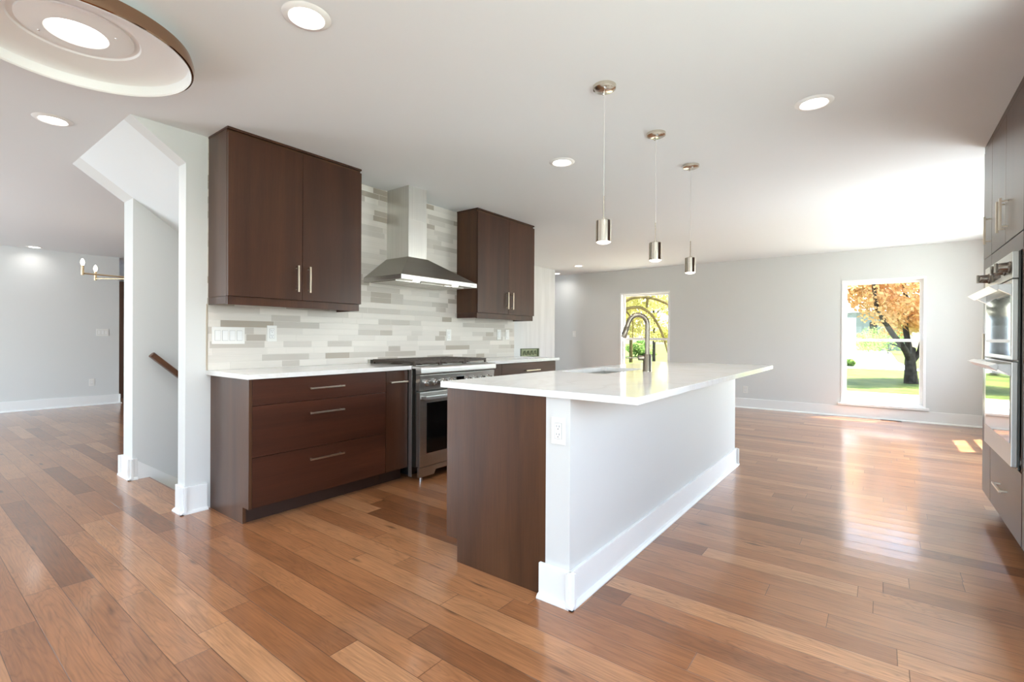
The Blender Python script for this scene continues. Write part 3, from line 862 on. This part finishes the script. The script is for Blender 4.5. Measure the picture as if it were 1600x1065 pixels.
# faucet
fx, fy = 3.208, 1.275
t = thing('faucet', (fx, fy, .908), 'tall brushed nickel gooseneck faucet beside the island sink', 'faucet')
m = MB().lathe([(0, 0), (.032, 0), (.032, .004), (.030, .008), (.0295, .11), (.025, .118), (0, .118)], (fx, fy, .908), 32)
m.build('base', MT['faucet'], t, smooth=True)
# spout: rises, arcs towards the sink (direction chosen as in the photo) and ends in a spray head
dv = Vector((-.68, .73, 0)).normalized()
P0 = Vector((fx, fy, 1.026)); top = 1.226
arc = [P0+Vector((0, 0, top-1.026))*k/6 for k in range(7)]
rad = .068
for k in range(1, 15):
    a = PI*k/14*0.93
    arc.append(Vector((fx, fy, top))+dv*(rad-rad*math.cos(a))+Vector((0, 0, rad*math.sin(a))))
end = arc[-1]; dirn = (arc[-1]-arc[-2]).normalized()
arc.append(end+dirn*.03)
MB().tube(arc, .0165, 20).build('spout', MT['faucet'], t, smooth=True)
h0 = end+dirn*.03
sh = MB().tube([h0, h0+dirn*.004, h0+dirn*.072, h0+dirn*.077], [.0155, .0175, .0185, .016], 20).build('spray_head', MT['faucet'], t, smooth=True)
p = h0+dirn*.045+dv*.0
side = dv*.018
MB().tube([p+side*.9, p+side*1.25], .006, 12).build('spray_button', MT['rubber'], sh, smooth=True)
lv = Vector((-.62, .78, 0)).normalized()
lp = Vector((fx, fy, 1.0))
lh = MB().tube([lp+lv*.026, lp+lv*.062], .017, 20).build('lever_hub', MT['faucet'], t, smooth=True)
MB().tube([lp+lv*.0625, lp+lv*.15], .0045, 12).build('lever', MT['faucet'], t, smooth=True)

# ================================================================== wall plates
def plate_thing(name, cat, label, axis, face, out, u, z, gangs=1, style='rocker', group=None):
    """axis: wall normal axis; out: direction towards the room; u: centre along the wall"""
    loc = (face, u, z) if axis == 'x' else (u, face, z)
    t = thing(name, loc, label, cat, group)
    w = .07+.046*(gangs-1); h = .115
    def B(m, d0, d1, u0, u1, q0, q1, bev=0):
        a, b = sorted((face+out*d0, face+out*d1))
        if axis == 'x': m.box(a, b, u+u0, u+u1, z+q0, z+q1, bev=bev)
        else: m.box(u+u0, u+u1, a, b, z+q0, z+q1, bev=bev)
    m = MB(); B(m, .0005, .006, -w/2, w/2, -h/2, h/2, .002)
    m.build('plate', MT['plate'], t)
    for g in range(gangs):
        c = (g-(gangs-1)/2)*.046
        if style == 'rocker':
            m = MB(); B(m, .006, .0063, c-.018, c+.018, -.0345, .0345)
            rg_ = m.build('rocker_gap_shade', MT['gap'], t)  # thin grey sheet painting the shaded gap around the rocker
            m = MB(); B(m, .0063, .0088, c-.0165, c+.0165, -.033, .033, .001)
            m.build('rocker', MT['trim'], rg_)
        else:
            m = MB(); B(m, .006, .0063, c-.018, c+.018, -.0345, .0345)
            m.build('receptacle_gap_shade', MT['gap'], t)  # grey sheet behind the receptacle, painted as its shaded gap
            m = MB(); B(m, .0063, .0078, c-.0165, c+.0165, -.033, .033, .001)
            rc = m.build('receptacle', MT['trim'], t)
            m = MB()
            for q in (.017, -.017):
                B(m, .0078, .0082, c-.0075, c-.0055, q-.001, q+.008); B(m, .0078, .0082, c+.0055, c+.0075, q, q+.007)
                B(m, .0078, .0082, c-.0022, c+.0022, q-.010, q-.006)
            m.build('slots', MT['slot'], rc)
    return t
TF = YK-.009
plate_thing('switch_plate', 'light switch', 'white four-gang rocker switch plate at the left end of the tile backsplash', 'y', TF, -1, 1.452, 1.138, 4)
plate_thing('power_outlet', 'outlet', 'white outlet on the tile just right of the four-gang switch', 'y', TF, -1, 1.745, 1.155, 1, 'outlet')
plate_thing('power_outlet', 'outlet', 'white outlet on the tile above the right end of the range', 'y', TF, -1, 3.553, 1.158, 1, 'outlet')
plate_thing('switch_plate', 'light switch', 'white single switch under the right wall cabinet, left of the pair', 'y', TF, -1, 4.372, 1.17, 1)
plate_thing('switch_plate', 'light switch', 'white single switch under the right wall cabinet, right of the pair', 'y', TF, -1, 4.53, 1.17, 1)
plate_thing('power_outlet', 'outlet', 'white double outlet on the white island post', 'x', 1.78, -1, 1.099, .735, 1, 'outlet')
plate_thing('power_outlet', 'outlet', 'low white outlet on the window wall past the island end', 'x', XW, -1, 1.778, .30, 1, 'outlet')
plate_thing('switch_plate', 'light switch', 'small white switch on the window wall left of the left window', 'x', XW, -1, 5.01, 1.22, 1)
plate_thing('switch_plate', 'light switch', 'white three-gang switch plate on the far left living room wall', 'y', 10.2, -1, 2.27, 1.185, 3)
plate_thing('power_outlet', 'outlet', 'low white outlet on the far left living room wall', 'y', 10.2, -1, 2.135, .373, 1, 'outlet')

# greenish niche in the plastered hall wall
t = thing('wall_niche', (7.08, 5.0, .87), 'small greenish rectangular wall box in the unpainted hall wall', 'wall box')
m = MB()
nx0, nx1, nz0, nz1 = 6.80, 7.36, .795, .945
m.box(nx0, nx1, 4.994, 4.9995, nz0, nz1)
m.build('back', MT['green_box'], t)
m = MB().box(nx0, nx1, 4.975, 4.9935, nz1-.012, nz1).box(nx0, nx1, 4.975, 4.9935, nz0, nz0+.012).box(nx0, nx0+.014, 4.975, 4.9935, nz0+.012, nz1-.012).box(nx1-.04, nx1, 4.975, 4.9935, nz0+.012, nz1-.012)
m.build('rim', MT['green_dark'], t)
m = MB()
for k in range(4):
    a = nx0+.07+.11*k
    m.tube([(a, 4.985, nz0+.03), (a+.02, 4.98, nz1-.05), (a+.05, 4.98, nz1-.04), (a+.07, 4.985, nz0+.04)], .007, 8)
m.build('wiring', MT['green_dark'], t, smooth=True)

# ================================================================== stair handrail
t = thing('handrail', (1.33, 4.62, .95), 'short dark wooden handrail sloping down the stairwell wall', 'handrail')
dz = -.95
def rp(s): return Vector((1.335+s, 4.625, .985-.93*s))
prof = [(-.028, -.02), (.028, -.02), (.03, .0), (.022, .018), (.0, .026), (-.022, .018), (-.03, 0)]
b = bmesh.new()
A, B_ = rp(0), rp(1.1)
d = (B_-A).normalized(); n = Vector((-d.z, 0, d.x))
ra = [b.verts.new(A+Vector((0, p[0], 0))+n*p[1]) for p in prof]; rb = [b.verts.new(B_+Vector((0, p[0], 0))+n*p[1]) for p in prof]
b.faces.new(ra); b.faces.new(rb[::-1])
for i in range(7): b.faces.new((ra[i], rb[i], rb[(i+1) % 7], ra[(i+1) % 7]))
bmesh.ops.recalc_face_normals(b, faces=list(b.faces))
bmesh.ops.bevel(b, geom=list(b.edges), offset=.003, segments=2, affect='EDGES')
m = MB(); m._merge(b); m.build('rail', MT['rail_w'], t)
for s in (.25, .9):
    q = rp(s)-n*.021
    MB().tube([q, q+Vector((0, .02, -.03)), q+Vector((0, .064, -.035))], .007, 10).build('bracket', MT['nickel'], t, smooth=True)

# ================================================================== ceiling lights
def recessed(loc, label):
    t = thing('recessed_light', loc, label, 'ceiling light', 'recessed ceiling lights')
    x, y, z = loc
    MB().lathe([(.063, -.004), (.070, -.010), (.088, -.006), (.095, -.0005), (.063, -.0005), (.063, -.004)], loc, 40).build('trim_ring', MT['dish'], t, smooth=True)
    MB().lathe([(0, -.006), (.055, -.006), (.062, -.0045), (.062, -.0008), (0, -.0008)], loc, 40).build('lens', MT['led'], t, smooth=True)
    return t
def led_light(loc, power=None, r=.06, col=(1.0, .97, .94)):
    l = bpy.data.lights.new('recessed_light_glow', 'AREA'); l.shape = 'DISK'; l.size = 2*r
    l.energy = power or LED_W; l.color = col; l.spread = math.radians(150)
    o = bpy.data.objects.new('recessed_light_glow', l); o.location = (loc[0], loc[1], loc[2]-.014); COL.objects.link(o)
leds = [((1.067, 1.875, C), 'round recessed light at the top edge of the photo, right of the bronze-rimmed lamp'),
        ((3.09, 1.895, C), 'round recessed light on the ceiling between the range hood and the first pendant'),
        ((3.139, .303, C), 'round recessed light on the ceiling right of the pendants, near the oven tower'),
        ((.652, 4.0, C), 'round recessed light left of the sloped stair soffit'),
        ((1.43, 9.98, C), 'tiny far recessed light above the living room wall'),
        ((7.70, 4.36, C), 'small far recessed light above the left window corner'),
        ((8.36, 5.235, C), 'small far recessed light beside the end of the unpainted hall wall')]
proto = None
for i, (loc, lab) in enumerate(leds):
    if proto is None: proto = recessed(loc, lab)
    else: copy_tree(proto, loc, lab)
    led_light(loc, 0.8 if loc[1] > 9 else 2.0 if loc[1] > 4.2 else LED_W)
# large bronze-rimmed flush light
cx, cy, zb, R = .513, 2.694, 2.335, .409
t = thing('flush_ceiling_lamp', (cx, cy, C), 'large round ceiling lamp with bronze band and white dish, top left', 'ceiling lamp')
MB().lathe([(R-.006, 0), (R+.001, .002), (R+.004, .03), (R-.004, .060), (R-.010, .062), (R-.012, .058), (R-.008, .004), (R-.006, 0)], (cx, cy, zb), 96).build('band', MT['bronze'], t, smooth=True)
m = MB().lathe([(R-.0075, -.002), (R-.013, .004), (R-.018, .044), (R-.03, .052), (R-.12, .062), (.23, .070), (.215, .072), (.21, .08), (.195, .082), (.0, .082),
                (0, .1045), (.24, .1045), (R-.11, .095), (R-.014, .064), (R-.0125, .03), (R-.0095, .004), (R-.0075, -.002)], (cx, cy, zb), 96)
m.build('dish', MT['dish'], t, smooth=True)
tr = MB().lathe([(.095, .069), (.105, .062), (.165, .066), (.19, .074), (.19, .0815), (.095, .0815), (.095, .069)], (cx, cy, zb), 64).build('trim_ring', MT['dish'], t, smooth=True)
MB().lathe([(0, .067), (.086, .067), (.093, .07), (.093, .0815), (0, .0815)], (cx, cy, zb), 48).build('lens', MT['led'], t, smooth=True)
for a in (2.4, 5.6):
    MB().lathe([(0, -.003), (.005, -.002), (.006, 0), (0, 0)], (cx+.14*math.cos(a), cy+.14*math.sin(a), zb+.0635), 10).build('screw', MT['chrome'], tr)
led_light((cx, cy, zb+.066), 5.0, .1)

# pendants
def pendant(loc, label):
    t = thing('pendant_light', loc, label, 'pendant light', 'pendant lights over the island')
    x, y, z = loc
    MB().lathe([(0, -.022), (.045, -.022), (.058, -.016), (.06, -.004), (.06, -.0005), (0, -.0005)], loc, 40).build('canopy', MT['pend'], t, smooth=True)
    for a in (0.6, 3.74):
        MB().lathe([(0, -.031), (.006, -.03), (.007, -.0225), (0, -.0225)], (x+.035*math.cos(a), y+.035*math.sin(a), z), 10).build('canopy_screw', MT['chrome'], t)
    MB().tube([(x, y, z-.022), (x, y, 1.872)], .0016, 8).build('cord', MT['cord'], t)
    MB().tube([(x, y, 1.871), (x, y, 1.757)], .0034, 10).build('stem', MT['pend'], t, smooth=True)
    MB().lathe([(0, 1.758), (.008, 1.757), (.010, 1.745), (.036, 1.7445), (.039, 1.741), (.039, 1.632), (.0365, 1.632), (.0365, 1.70), (0, 1.70)], (x, y, 0), 40).build('shade', MT['pend'], t, smooth=True)
    MB().lathe([(0, 1.622), (.020, 1.6235), (.033, 1.6285), (.036, 1.634), (.036, 1.69), (0, 1.69)], (x, y, 0), 32).build('lens', MT['pend_lens'], t, smooth=True)
    return t
pl = [((2.291, 1.15, C), 'brushed nickel cylinder pendant nearest the camera, leftmost over the island'),
      ((3.015, 1.15, C), 'middle one of the three nickel cylinder pendants over the island'),
      ((3.728, 1.15, C), 'nickel cylinder pendant at the far end of the island, rightmost of three')]
proto = None
for loc, lab in pl:
    if proto is None: proto = pendant(loc, lab)
    else: copy_tree(proto, loc, lab)
    l = bpy.data.lights.new('pendant_glow', 'SPOT'); l.energy = 5; l.color = (1, .9, .78); l.spot_size = 1.7; l.spot_blend = .8; l.shadow_soft_size = .03
    o = bpy.data.objects.new('pendant_glow', l); o.location = (loc[0], loc[1], 1.615); COL.objects.link(o)

# chandelier in the dining area
cc = Vector((1.953, 7.04, 0)); Rch = .58
t = thing('chandelier', (cc.x, cc.y, C), 'pale brass chandelier with bare candle bulbs, partly behind the stair wall post', 'chandelier')
MB().lathe([(0, -.025), (.06, -.025), (.065, -.001), (0, -.001)], (cc.x, cc.y, C), 32).build('canopy', MT['brass'], t, smooth=True)
MB().tube([(cc.x, cc.y, C-.025), (cc.x, cc.y, 1.79)], .008, 12).build('stem', MT['brass'], t, smooth=True)
MB().lathe([(0, -.03), (.04, -.03), (.04, .03), (0, .03)], (cc.x, cc.y, 1.815), 24).build('hub', MT['brass'], t, smooth=True)
a0 = math.atan2(.796, -.606)
for k in range(6):
    a = a0+k*PI/3; dx, dy = math.cos(a), math.sin(a)
    ex, ey = cc.x+Rch*dx, cc.y+Rch*dy
    ar = MB().tube([(cc.x+.041*dx, cc.y+.041*dy, 1.815), (ex-.015*dx, ey-.015*dy, 1.815)], .009, 10).build('arm', MT['brass'], t, smooth=True)
    MB().tube([(ex, ey, 1.795), (ex, ey, 1.90)], .014, 14).build('candle_sleeve', MT['brass'], ar, smooth=True)
    MB().lathe([(0, 0), (.011, .003), (.02, .03), (.014, .058), (.004, .075), (0, .076)], (ex, ey, 1.9005), 16).build('bulb', MT['bulb'], ar, smooth=True)

# floor register by the window wall
t = thing('floor_register', (8.62, -.14, 0), 'small dark floor vent by the baseboard under the right window', 'floor vent')
bx('frame', MT['toe'], t, 8.575, 8.655, -.23, .0, .0005, .004, bev=.001)
m = MB()
for k in range(9): m.box(8.585, 8.645, -.22+.023*k, -.22+.023*k+.008, .0041, .0052)
m.build('louvres', MT['slot'], t)

# ================================================================== oven tower on the right
YO = -.551; yb = YR+.001
t = thing('oven_tower_cabinet', (3.84, -.86, 0), 'tall dark walnut cabinet on the right holding the double wall oven', 'cabinet')
x0, x1 = 3.402, 4.268
m = MB().box(x0, x0+.02, yb, YO-.022, .1, 2.4).box(x1-.02, x1, yb, YO-.022, .1, 2.4).box(x0+.02, x1-.02, yb, yb+.02, .1, 2.4)
m.box(x0+.02, x1-.02, yb+.02, YO-.022, .1, .12).box(x0+.02, x1-.02, yb+.02, YO-.022, .46, .48).box(x0+.02, x1-.02, yb+.02, YO-.022, 1.60, 1.62).box(x0+.02, x1-.02, yb+.02, YO-.022, 2.38, 2.4)
m.build('body', MT['side_w'], t)
m = MB().box(x0, 3.418, YO-.021, YO, .488, 1.672, bev=.001).box(4.25, x1, YO-.021, YO, .488, 1.672, bev=.001).box(3.4185, 4.2495, YO-.021, YO, 1.585, 1.672, bev=.001)
m.build('oven_surround', MT['dark_w'], t)
bx('toe_kick', MT['toe'], t, x0, x1, YO-.1, YO-.085, 0, .0995)
for a, b_, hx in ((x0+.0015, 3.8405, 3.785), (3.8435, x1-.0015, 3.878)):
    d = bx('door', MT['dark_w'], t, a, b_, YO-.02, YO, 1.678, 2.395, bev=.0012)
    handle_mb((hx, YO, 1.752), (hx, YO, 1.916), (0, 1, 0)).build('handle', MT['nickel'], d)
d = bx('drawer', MT['dark_h'], t, x0+.0015, 4.248, YO-.02, YO, .12, .478, bev=.0012)
handle_mb((3.735, YO, .305), (3.945, YO, .305), (0, 1, 0)).build('handle', MT['nickel'], d)
bx('side_filler', MT['dark_w'], t, 4.2505, x1, YO-.021, YO, .12, .4875, bev=.001)
bx('top_filler', MT['dark_w'], t, x0, x1, YO-.018, YO-.002, 2.4005, C-.001, bev=.001)
t = thing('tall_cabinet', (4.42, -.86, 0), 'narrow tall dark walnut cabinet past the wall oven, at the end of the row', 'cabinet')
bx('body', MT['side_w'], t, 4.2695, 4.563, yb, YO-.022, .1, 2.4)
bx('toe_kick', MT['toe'], t, 4.2695, 4.563, YO-.1, YO-.085, 0, .0995)
d = bx('door', MT['dark_w'], t, 4.271, 4.562, YO-.02, YO, 1.678, 2.395, bev=.0012)
handle_mb((4.30, YO, 1.752), (4.30, YO, 1.916), (0, 1, 0)).build('handle', MT['nickel'], d)
d = bx('door', MT['dark_w'], t, 4.271, 4.562, YO-.02, YO, .12, 1.675, bev=.0012)
handle_mb((4.30, YO, 1.0), (4.30, YO, 1.17), (0, 1, 0)).build('handle', MT['nickel'], d)
bx('top_filler', MT['dark_w'], t, 4.2695, 4.563, YO-.018, YO-.002, 2.4005, C-.001, bev=.001)
t = thing('pantry_cabinet', (2.9, -.86, 0), 'tall dark walnut pantry cabinet on the near side of the wall oven', 'cabinet')
bx('body', MT['side_w'], t, 2.40, 3.39, yb, YO-.022, .1, 2.4)
bx('toe_kick', MT['toe'], t, 2.40, 3.39, YO-.1, YO-.085, 0, .0995)
for a, b_, hx in ((2.4015, 2.8935, 2.85), (2.8965, 3.3885, 2.94)):
    d = bx('door', MT['dark_w'], t, a, b_, YO-.02, YO, .12, 2.395, bev=.0012)
    handle_mb((hx, YO, 1.0), (hx, YO, 1.2), (0, 1, 0)).build('handle', MT['nickel'], d)
bx('top_filler', MT['dark_w'], t, 2.40, 3.39, YO-.018, YO-.002, 2.4005, C-.001, bev=.001)

# double wall oven
ox0, ox1 = 3.44, 4.235; Yf = YO+.032
t = thing('double_wall_oven', ((ox0+ox1)/2, -.8, .49), 'stainless double wall oven with two wedge handles and dark knobs', 'oven')
bx('body', MT['black'], t, ox0+.01, ox1-.01, -1.1, YO-.022, .49, 1.57)
bx('frame', MT['dark_steel'], t, ox0, ox1, YO+.0005, YO+.008, .488, 1.58, bev=.001)
cp = bx('control_panel', MT['steel_z'], t, ox0, ox1, YO+.0085, Yf, 1.445, 1.578, bev=.002)
for kx_ in (3.50, 3.62, 4.08):
    m = MB().lathe([(0, 0), (.030, 0), (.031, .004), (.026, .010), (.024, .04), (.020, .045), (0, .045)], (kx_, Yf+.0005, 1.505), 28, 'y')
    m.box(kx_-.007, kx_+.007, Yf+.044, Yf+.058, 1.505-.024, 1.505+.024, bev=.003)
    m.build('knob', MT['knob_dark'], cp, smooth=True)
bx('display', MT['glass_black'], cp, 3.74, 3.96, Yf, Yf+.001, 1.475, 1.535)
for (z0, z1, zh) in ((1.035, 1.440, 1.405), (.50, 1.025, 1.0)):
    dr = bx('oven_door', MT['steel_z'], t, ox0+.002, ox1-.002, YO+.0085, Yf, z0, z1, bev=.003)
    bx('door_glass', MT['mirror_glass'], dr, ox0+.03, ox1-.06, Yf, Yf+.002, z0+(.115 if z0 < .8 else .02), z1-.07, bev=.0008)
    # wedge handle: a bar with a triangular section carried on two triangular brackets
    m = MB().prism([(Yf+.052, zh+.016), (Yf+.085, zh+.004), (Yf+.052, zh-.022), (Yf+.046, zh-.002)], 'x', ox0+.004, ox1-.03, bev=.002)
    for hx in (ox0+.006, ox1-.056):
        m.prism([(Yf+.0005, zh+.014), (Yf+.05, zh+.012), (Yf+.05, zh-.012), (Yf+.0005, zh-.045)], 'x', hx, hx+.024, bev=.002)
    m.build('handle', MT['steel_light'], dr)

# ================================================================== outdoors
GZ = -.35
g = MB().box(8.86, 125, -60, 70, GZ-.3, GZ); g.box(-20, 8.86, -40, YR-.17, GZ-.3, GZ)
o = g.build('ground', MT['lawn']); struct(o)
o = MB().box(5.0, 8.2, -5.2, YR-.2, GZ+.001, GZ+.06).build('patio', MT['road']); struct(o)
o = MB().box(4.7, 6.75, -2.1, YR-.165, 2.28, 2.34, bev=.005).build('sun_block_roof', MT['siding_w'])  # added out of view to block direct sun at the glass door
tag(o, 'unseen flat white roof added to keep direct sun off the glass door', 'sun blocker')
o = MB().prism([(9.3, -9), (16.2, -9), (17.0, 1), (15.5, 7), (9.3, 7)], 'z', GZ+.001, GZ+.012).build('dry_ground', MT['drygrass']); struct(o)
def gp(u, v):
    d = F+RR*((u-800)/757.96)+UU*((529.49-v)/757.96)
    k = (GZ-1.1331)/d.z
    return (d.x*k, d.y*k)
# street curving away behind the orange tree
o = MB().prism([gp(*p) for p in ((1180, 570), (1324, 575), (1380, 577), (1560, 585), (1560, 581.5), (1425, 576), (1402, 565), (1393, 552), (1380, 543), (1360, 538), (1180, 537))], 'z', GZ+.001, GZ+.012).build('street', MT['road']); struct(o)

def leaves(m, centres, n, size, rnd):
    b = m.bm
    for i in range(n):
        c, r = centres[rnd.randrange(len(centres))]
        while True:
            p = Vector((rnd.uniform(-1, 1), rnd.uniform(-1, 1), rnd.uniform(-1, 1)))
            if p.length < 1: break
        p = Vector(c)+Vector((p.x*r[0], p.y*r[1], p.z*r[2]))
        a = Vector((rnd.gauss(0, 1), rnd.gauss(0, 1), rnd.gauss(0, 1))).normalized()
        u = a.orthogonal().normalized(); v = a.cross(u)
        s = size*rnd.uniform(.6, 1.3)
        vs = [b.verts.new(p+u*s), b.verts.new(p+v*s*.6), b.verts.new(p-u*s), b.verts.new(p-v*s*.6)]
        b.faces.new(vs)
def tree(name, label, loc, limbs, crowns, nleaf, size, bark, leaf, seed, group=None):
    rnd = random.Random(seed)
    t = thing(name, loc, label, 'tree', group)
    m = MB(); L = Vector(loc)
    for pts, r0, r1 in limbs:
        P = [L+Vector(p) for p in pts]
        # smooth the polyline
        Q = []
        for i in range(len(P)-1):
            for k in range(4): Q.append(P[i].lerp(P[i+1], k/4))
        Q.append(P[-1])
        for _ in range(2): Q = [Q[0]]+[(Q[i-1]+Q[i]*2+Q[i+1])/4 for i in range(1, len(Q)-1)]+[Q[-1]]
        n = len(Q)
        m.tube(Q, [r0+(r1-r0)*i/(n-1) for i in range(n)], 10)
    m.build('trunk', MT[bark], t, smooth=True)
    m = MB(); leaves(m, [((L+Vector(c)), r) for c, r in crowns], nleaf, size, rnd)
    m.build('foliage', MT[leaf], t, recalc=False)
    return t
def px(u, v, dist):
    """point seen at photo pixel (u, v), at the given distance along the view axis"""
    d = F+RR*((u-800)/757.96)+UU*((529.49-v)/757.96)
    return Vector((0, 0, 1.1331))+d*dist
# orange tree outside the right window
base = px(1424, 597, 16.5); base.z = GZ
D = (base-Vector((0, 0, base.z))).dot(F)
def rel(u, v, dd=0): return px(u, v, D+dd)-base
limbs = [([(0, 0, -.1), rel(1423, 592), rel(1423, 580), rel(1422, 562), rel(1424, 545, .2)], .21, .13),
         ([rel(1421, 562), rel(1414, 545, -.2), rel(1397, 525, -.3), rel(1380, 500, -.4), rel(1367, 475, -.5), rel(1365, 430, -.6), rel(1360, 380, -.8)], .10, .045),
         ([rel(1423, 560), rel(1418, 530), rel(1414, 510, .2), rel(1418, 480, .3), rel(1412, 440, .3), rel(1410, 380, .4)], .10, .045),
         ([rel(1425, 566), rel(1436, 552), rel(1441, 530, .3), rel(1452, 490, .5), rel(1460, 420, .6)], .09, .04),
         ([rel(1417, 486, .3), rel(1400, 474, .3), rel(1385, 468, 0)], .03, .012),
         ([rel(1420, 552), rel(1405, 541, .2), rel(1390, 536, .4)], .035, .012)]
crowns = []
rnd = random.Random(3)
for k in range(75):
    u = rnd.uniform(1300, 1500); v = rnd.uniform(330, 500)
    if u < 1372 and v > 472: v -= 60
    if 1395 < u < 1412 and v < 455: continue
    crowns.append((rel(u, v, rnd.uniform(-1.0, 2.0)), (.75, .75, .5)))
for k in range(10):
    crowns.append((rel(rnd.uniform(1395, 1470), rnd.uniform(470, 512), rnd.uniform(0, 2.0)), (.6, .6, .35)))
tree('orange_tree', 'orange-leaved tree with forked dark trunk seen through the right window', base, limbs, crowns, 24000, .075, 'bark', 'leaf_orange', 1)
# yellow-green tree outside the left window with arching limbs
base = px(938, 590, 14.0); base.z = GZ
D = (base-Vector((0, 0, base.z))).dot(F)
limbs = [([(0, 0, -.1), rel(940, 560), rel(946, 500), rel(960, 470)], .16, .09),
         ([rel(946, 505), rel(975, 482), rel(1000, 479), rel(1018, 490), rel(1030, 510), rel(1038, 530), rel(1046, 560)], .055, .025),
         ([rel(950, 490), rel(985, 464), rel(1012, 464), rel(1035, 470), rel(1060, 485)], .05, .035),
         ([rel(1012, 464), rel(1011, 475), rel(1011, 481)], .04, .03),
         ([rel(975, 482), rel(990, 500, .5), rel(988, 530, .8)], .03, .012)]
crowns = []
for k in range(34):
    crowns.append((rel(rnd.uniform(900, 1080), rnd.uniform(380, 500), rnd.uniform(.3, 3.0)), (.6, .6, .4)))
for k in range(40):
    crowns.append((rel(rnd.uniform(930, 1080), rnd.uniform(470, 528), rnd.uniform(2.0, 7.0)), (.35, .35, .22)))
tree('yellow_green_tree', 'yellow-green tree with arching limbs seen through the left window', base, limbs, crowns, 13000, .055, 'bark_pale', 'leaf_yellow', 2)
def simple_tree(loc, h, r, leaf, label, seed, n=2500, size=.09, name='garden_tree', lowest=.35, bark='bark'):
    rnd2 = random.Random(seed)
    limbs = [([(0, 0, -.1), (rnd2.uniform(-.1, .1), 0, h*.3), (rnd2.uniform(-.3, .3), rnd2.uniform(-.3, .3), h*.9)], r, r*.3)]
    for k in range(7):
        a = rnd2.uniform(0, 2*PI); z = h*rnd2.uniform(.3, .6); q = h*rnd2.uniform(.15, .3)
        limbs.append(([(0, 0, z), (q*.5*math.cos(a), q*.5*math.sin(a), z+q*.5), (q*1.2*math.cos(a), q*1.2*math.sin(a), z+q*1.1)], r*.4, r*.1))
    crowns = [((rnd2.gauss(0, h*.16), rnd2.gauss(0, h*.16), h*rnd2.uniform(lowest, 1.0)), (h*.1, h*.1, h*.07)) for k in range(20)]
    return tree(name, label, loc, limbs, crowns, n, size, bark, leaf, seed, 'garden trees')
def gpos(u, dist): p = px(u, 530, dist); p.z = GZ; return p
simple_tree(gpos(1022, 24), 8, .09, 'leaf_yellow', 'slim tree standing on the lawn behind the faucet in the left window', 11, 2200)
simple_tree(gpos(986, 30), 8, .12, 'leaf_yellow', 'pale slim tree at the left edge of the left window view', 12, 2600, bark='bark_pale')
simple_tree(Vector((28.5, 2.75, GZ)), 7.5, .17, 'leaf_green', 'thin dark-trunked tree mirrored in the wall oven glass', 13, 1500, lowest=.5)
simple_tree(Vector((40, 4.6, GZ)), 9, .3, 'leaf_green', 'thick dark-trunked tree mirrored in the wall oven glass', 14, 1800, lowest=.5)
def bush(u, dist, w, h, leaf, label, seed):
    p = gpos(u, dist); rnd2 = random.Random(seed)
    t = thing('bush', p, label, 'bush', 'bushes across the street')
    m = MB()
    for k in range(5): m.tube([p+Vector((0, 0, -.05)), p+Vector((rnd2.uniform(-w, w)*.5, rnd2.uniform(-w, w)*.5, h*.7))], .025, 6)
    m.build('stems', MT['bark'], t)
    m = MB(); leaves(m, [(p+Vector((rnd2.uniform(-w, w), rnd2.uniform(-w, w)*.6, rnd2.uniform(.15, .85)*h)), (w*.4, w*.4, h*.22)) for k in range(12)], 1500, .12, rnd2)
    m.build('foliage', MT[leaf], t, recalc=False)
bush(1388, 52, 3.4, 3.4, 'leaf_green', 'green bush left of the orange tree trunk, across the street', 21)
bush(1355, 58, 4.0, 2.4, 'leaf_yellow', 'yellow-green hedge below the pale green house', 22)
bush(1003, 40, 1.3, 1.3, 'leaf_green', 'green bush seen under the faucet arc', 23)
bush(1327, 27, .3, .35, 'leaf_green', 'small shrub at the left edge of the right window view', 24)
# houses across the street
def house(u0, u1, dist, vt, mat, label, roof=True):
    p0, p1 = gpos(u0, dist), gpos(u1, dist)
    zt = px(u0, vt, dist).z
    t = thing('house', (p0+p1)/2, label, 'house')
    d = (p1-p0); n = F.copy(); n.z = 0; n.normalize()
    pts = [p0, p1, p1+n*7, p0+n*7]
    m = MB().prism([(q.x, q.y) for q in pts], 'z', GZ, zt); w_ = m.build('wall', MT[mat], t)
    if roof:
        b = bmesh.new(); ov = .4; dn = d.normalized()
        a = [b.verts.new((*(q.xy), zt)) for q in (p0-dn*ov-n*ov, p1+dn*ov-n*ov, p1+dn*ov+n*(7+ov), p0-dn*ov+n*(7+ov))]
        r = [b.verts.new((*(q.xy), zt+1.7)) for q in (p0-dn*ov+n*3.5, p1+dn*ov+n*3.5)]
        for fc in ((a[0], a[1], r[1], r[0]), (a[2], a[3], r[0], r[1]), (a[1], a[2], r[1]), (a[3], a[0], r[0]), (a[3], a[2], a[1], a[0])): b.faces.new(fc)
        m = MB(); m._merge(b); m.build('roof', MT['roof'], t)
    for k in ((.25, .6) if roof else ()):
        c = p0+d*k-n*.03
        m = MB().prism([(q.x, q.y) for q in (c, c+dn_(d)*1.0, c+dn_(d)*1.0+n*.02, c+n*.02)], 'z', GZ+(zt-GZ)*.45, GZ+(zt-GZ)*.75)
        m.build('window', MT['glass_black'], t)
    return t
def dn_(d): return d.normalized()
house(1338, 1420, 66, 488, 'siding', 'pale green house across the street in the right window')
house(1290, 1337, 45, 496, 'siding_w', 'white garage at the left edge of the right window view', roof=False)
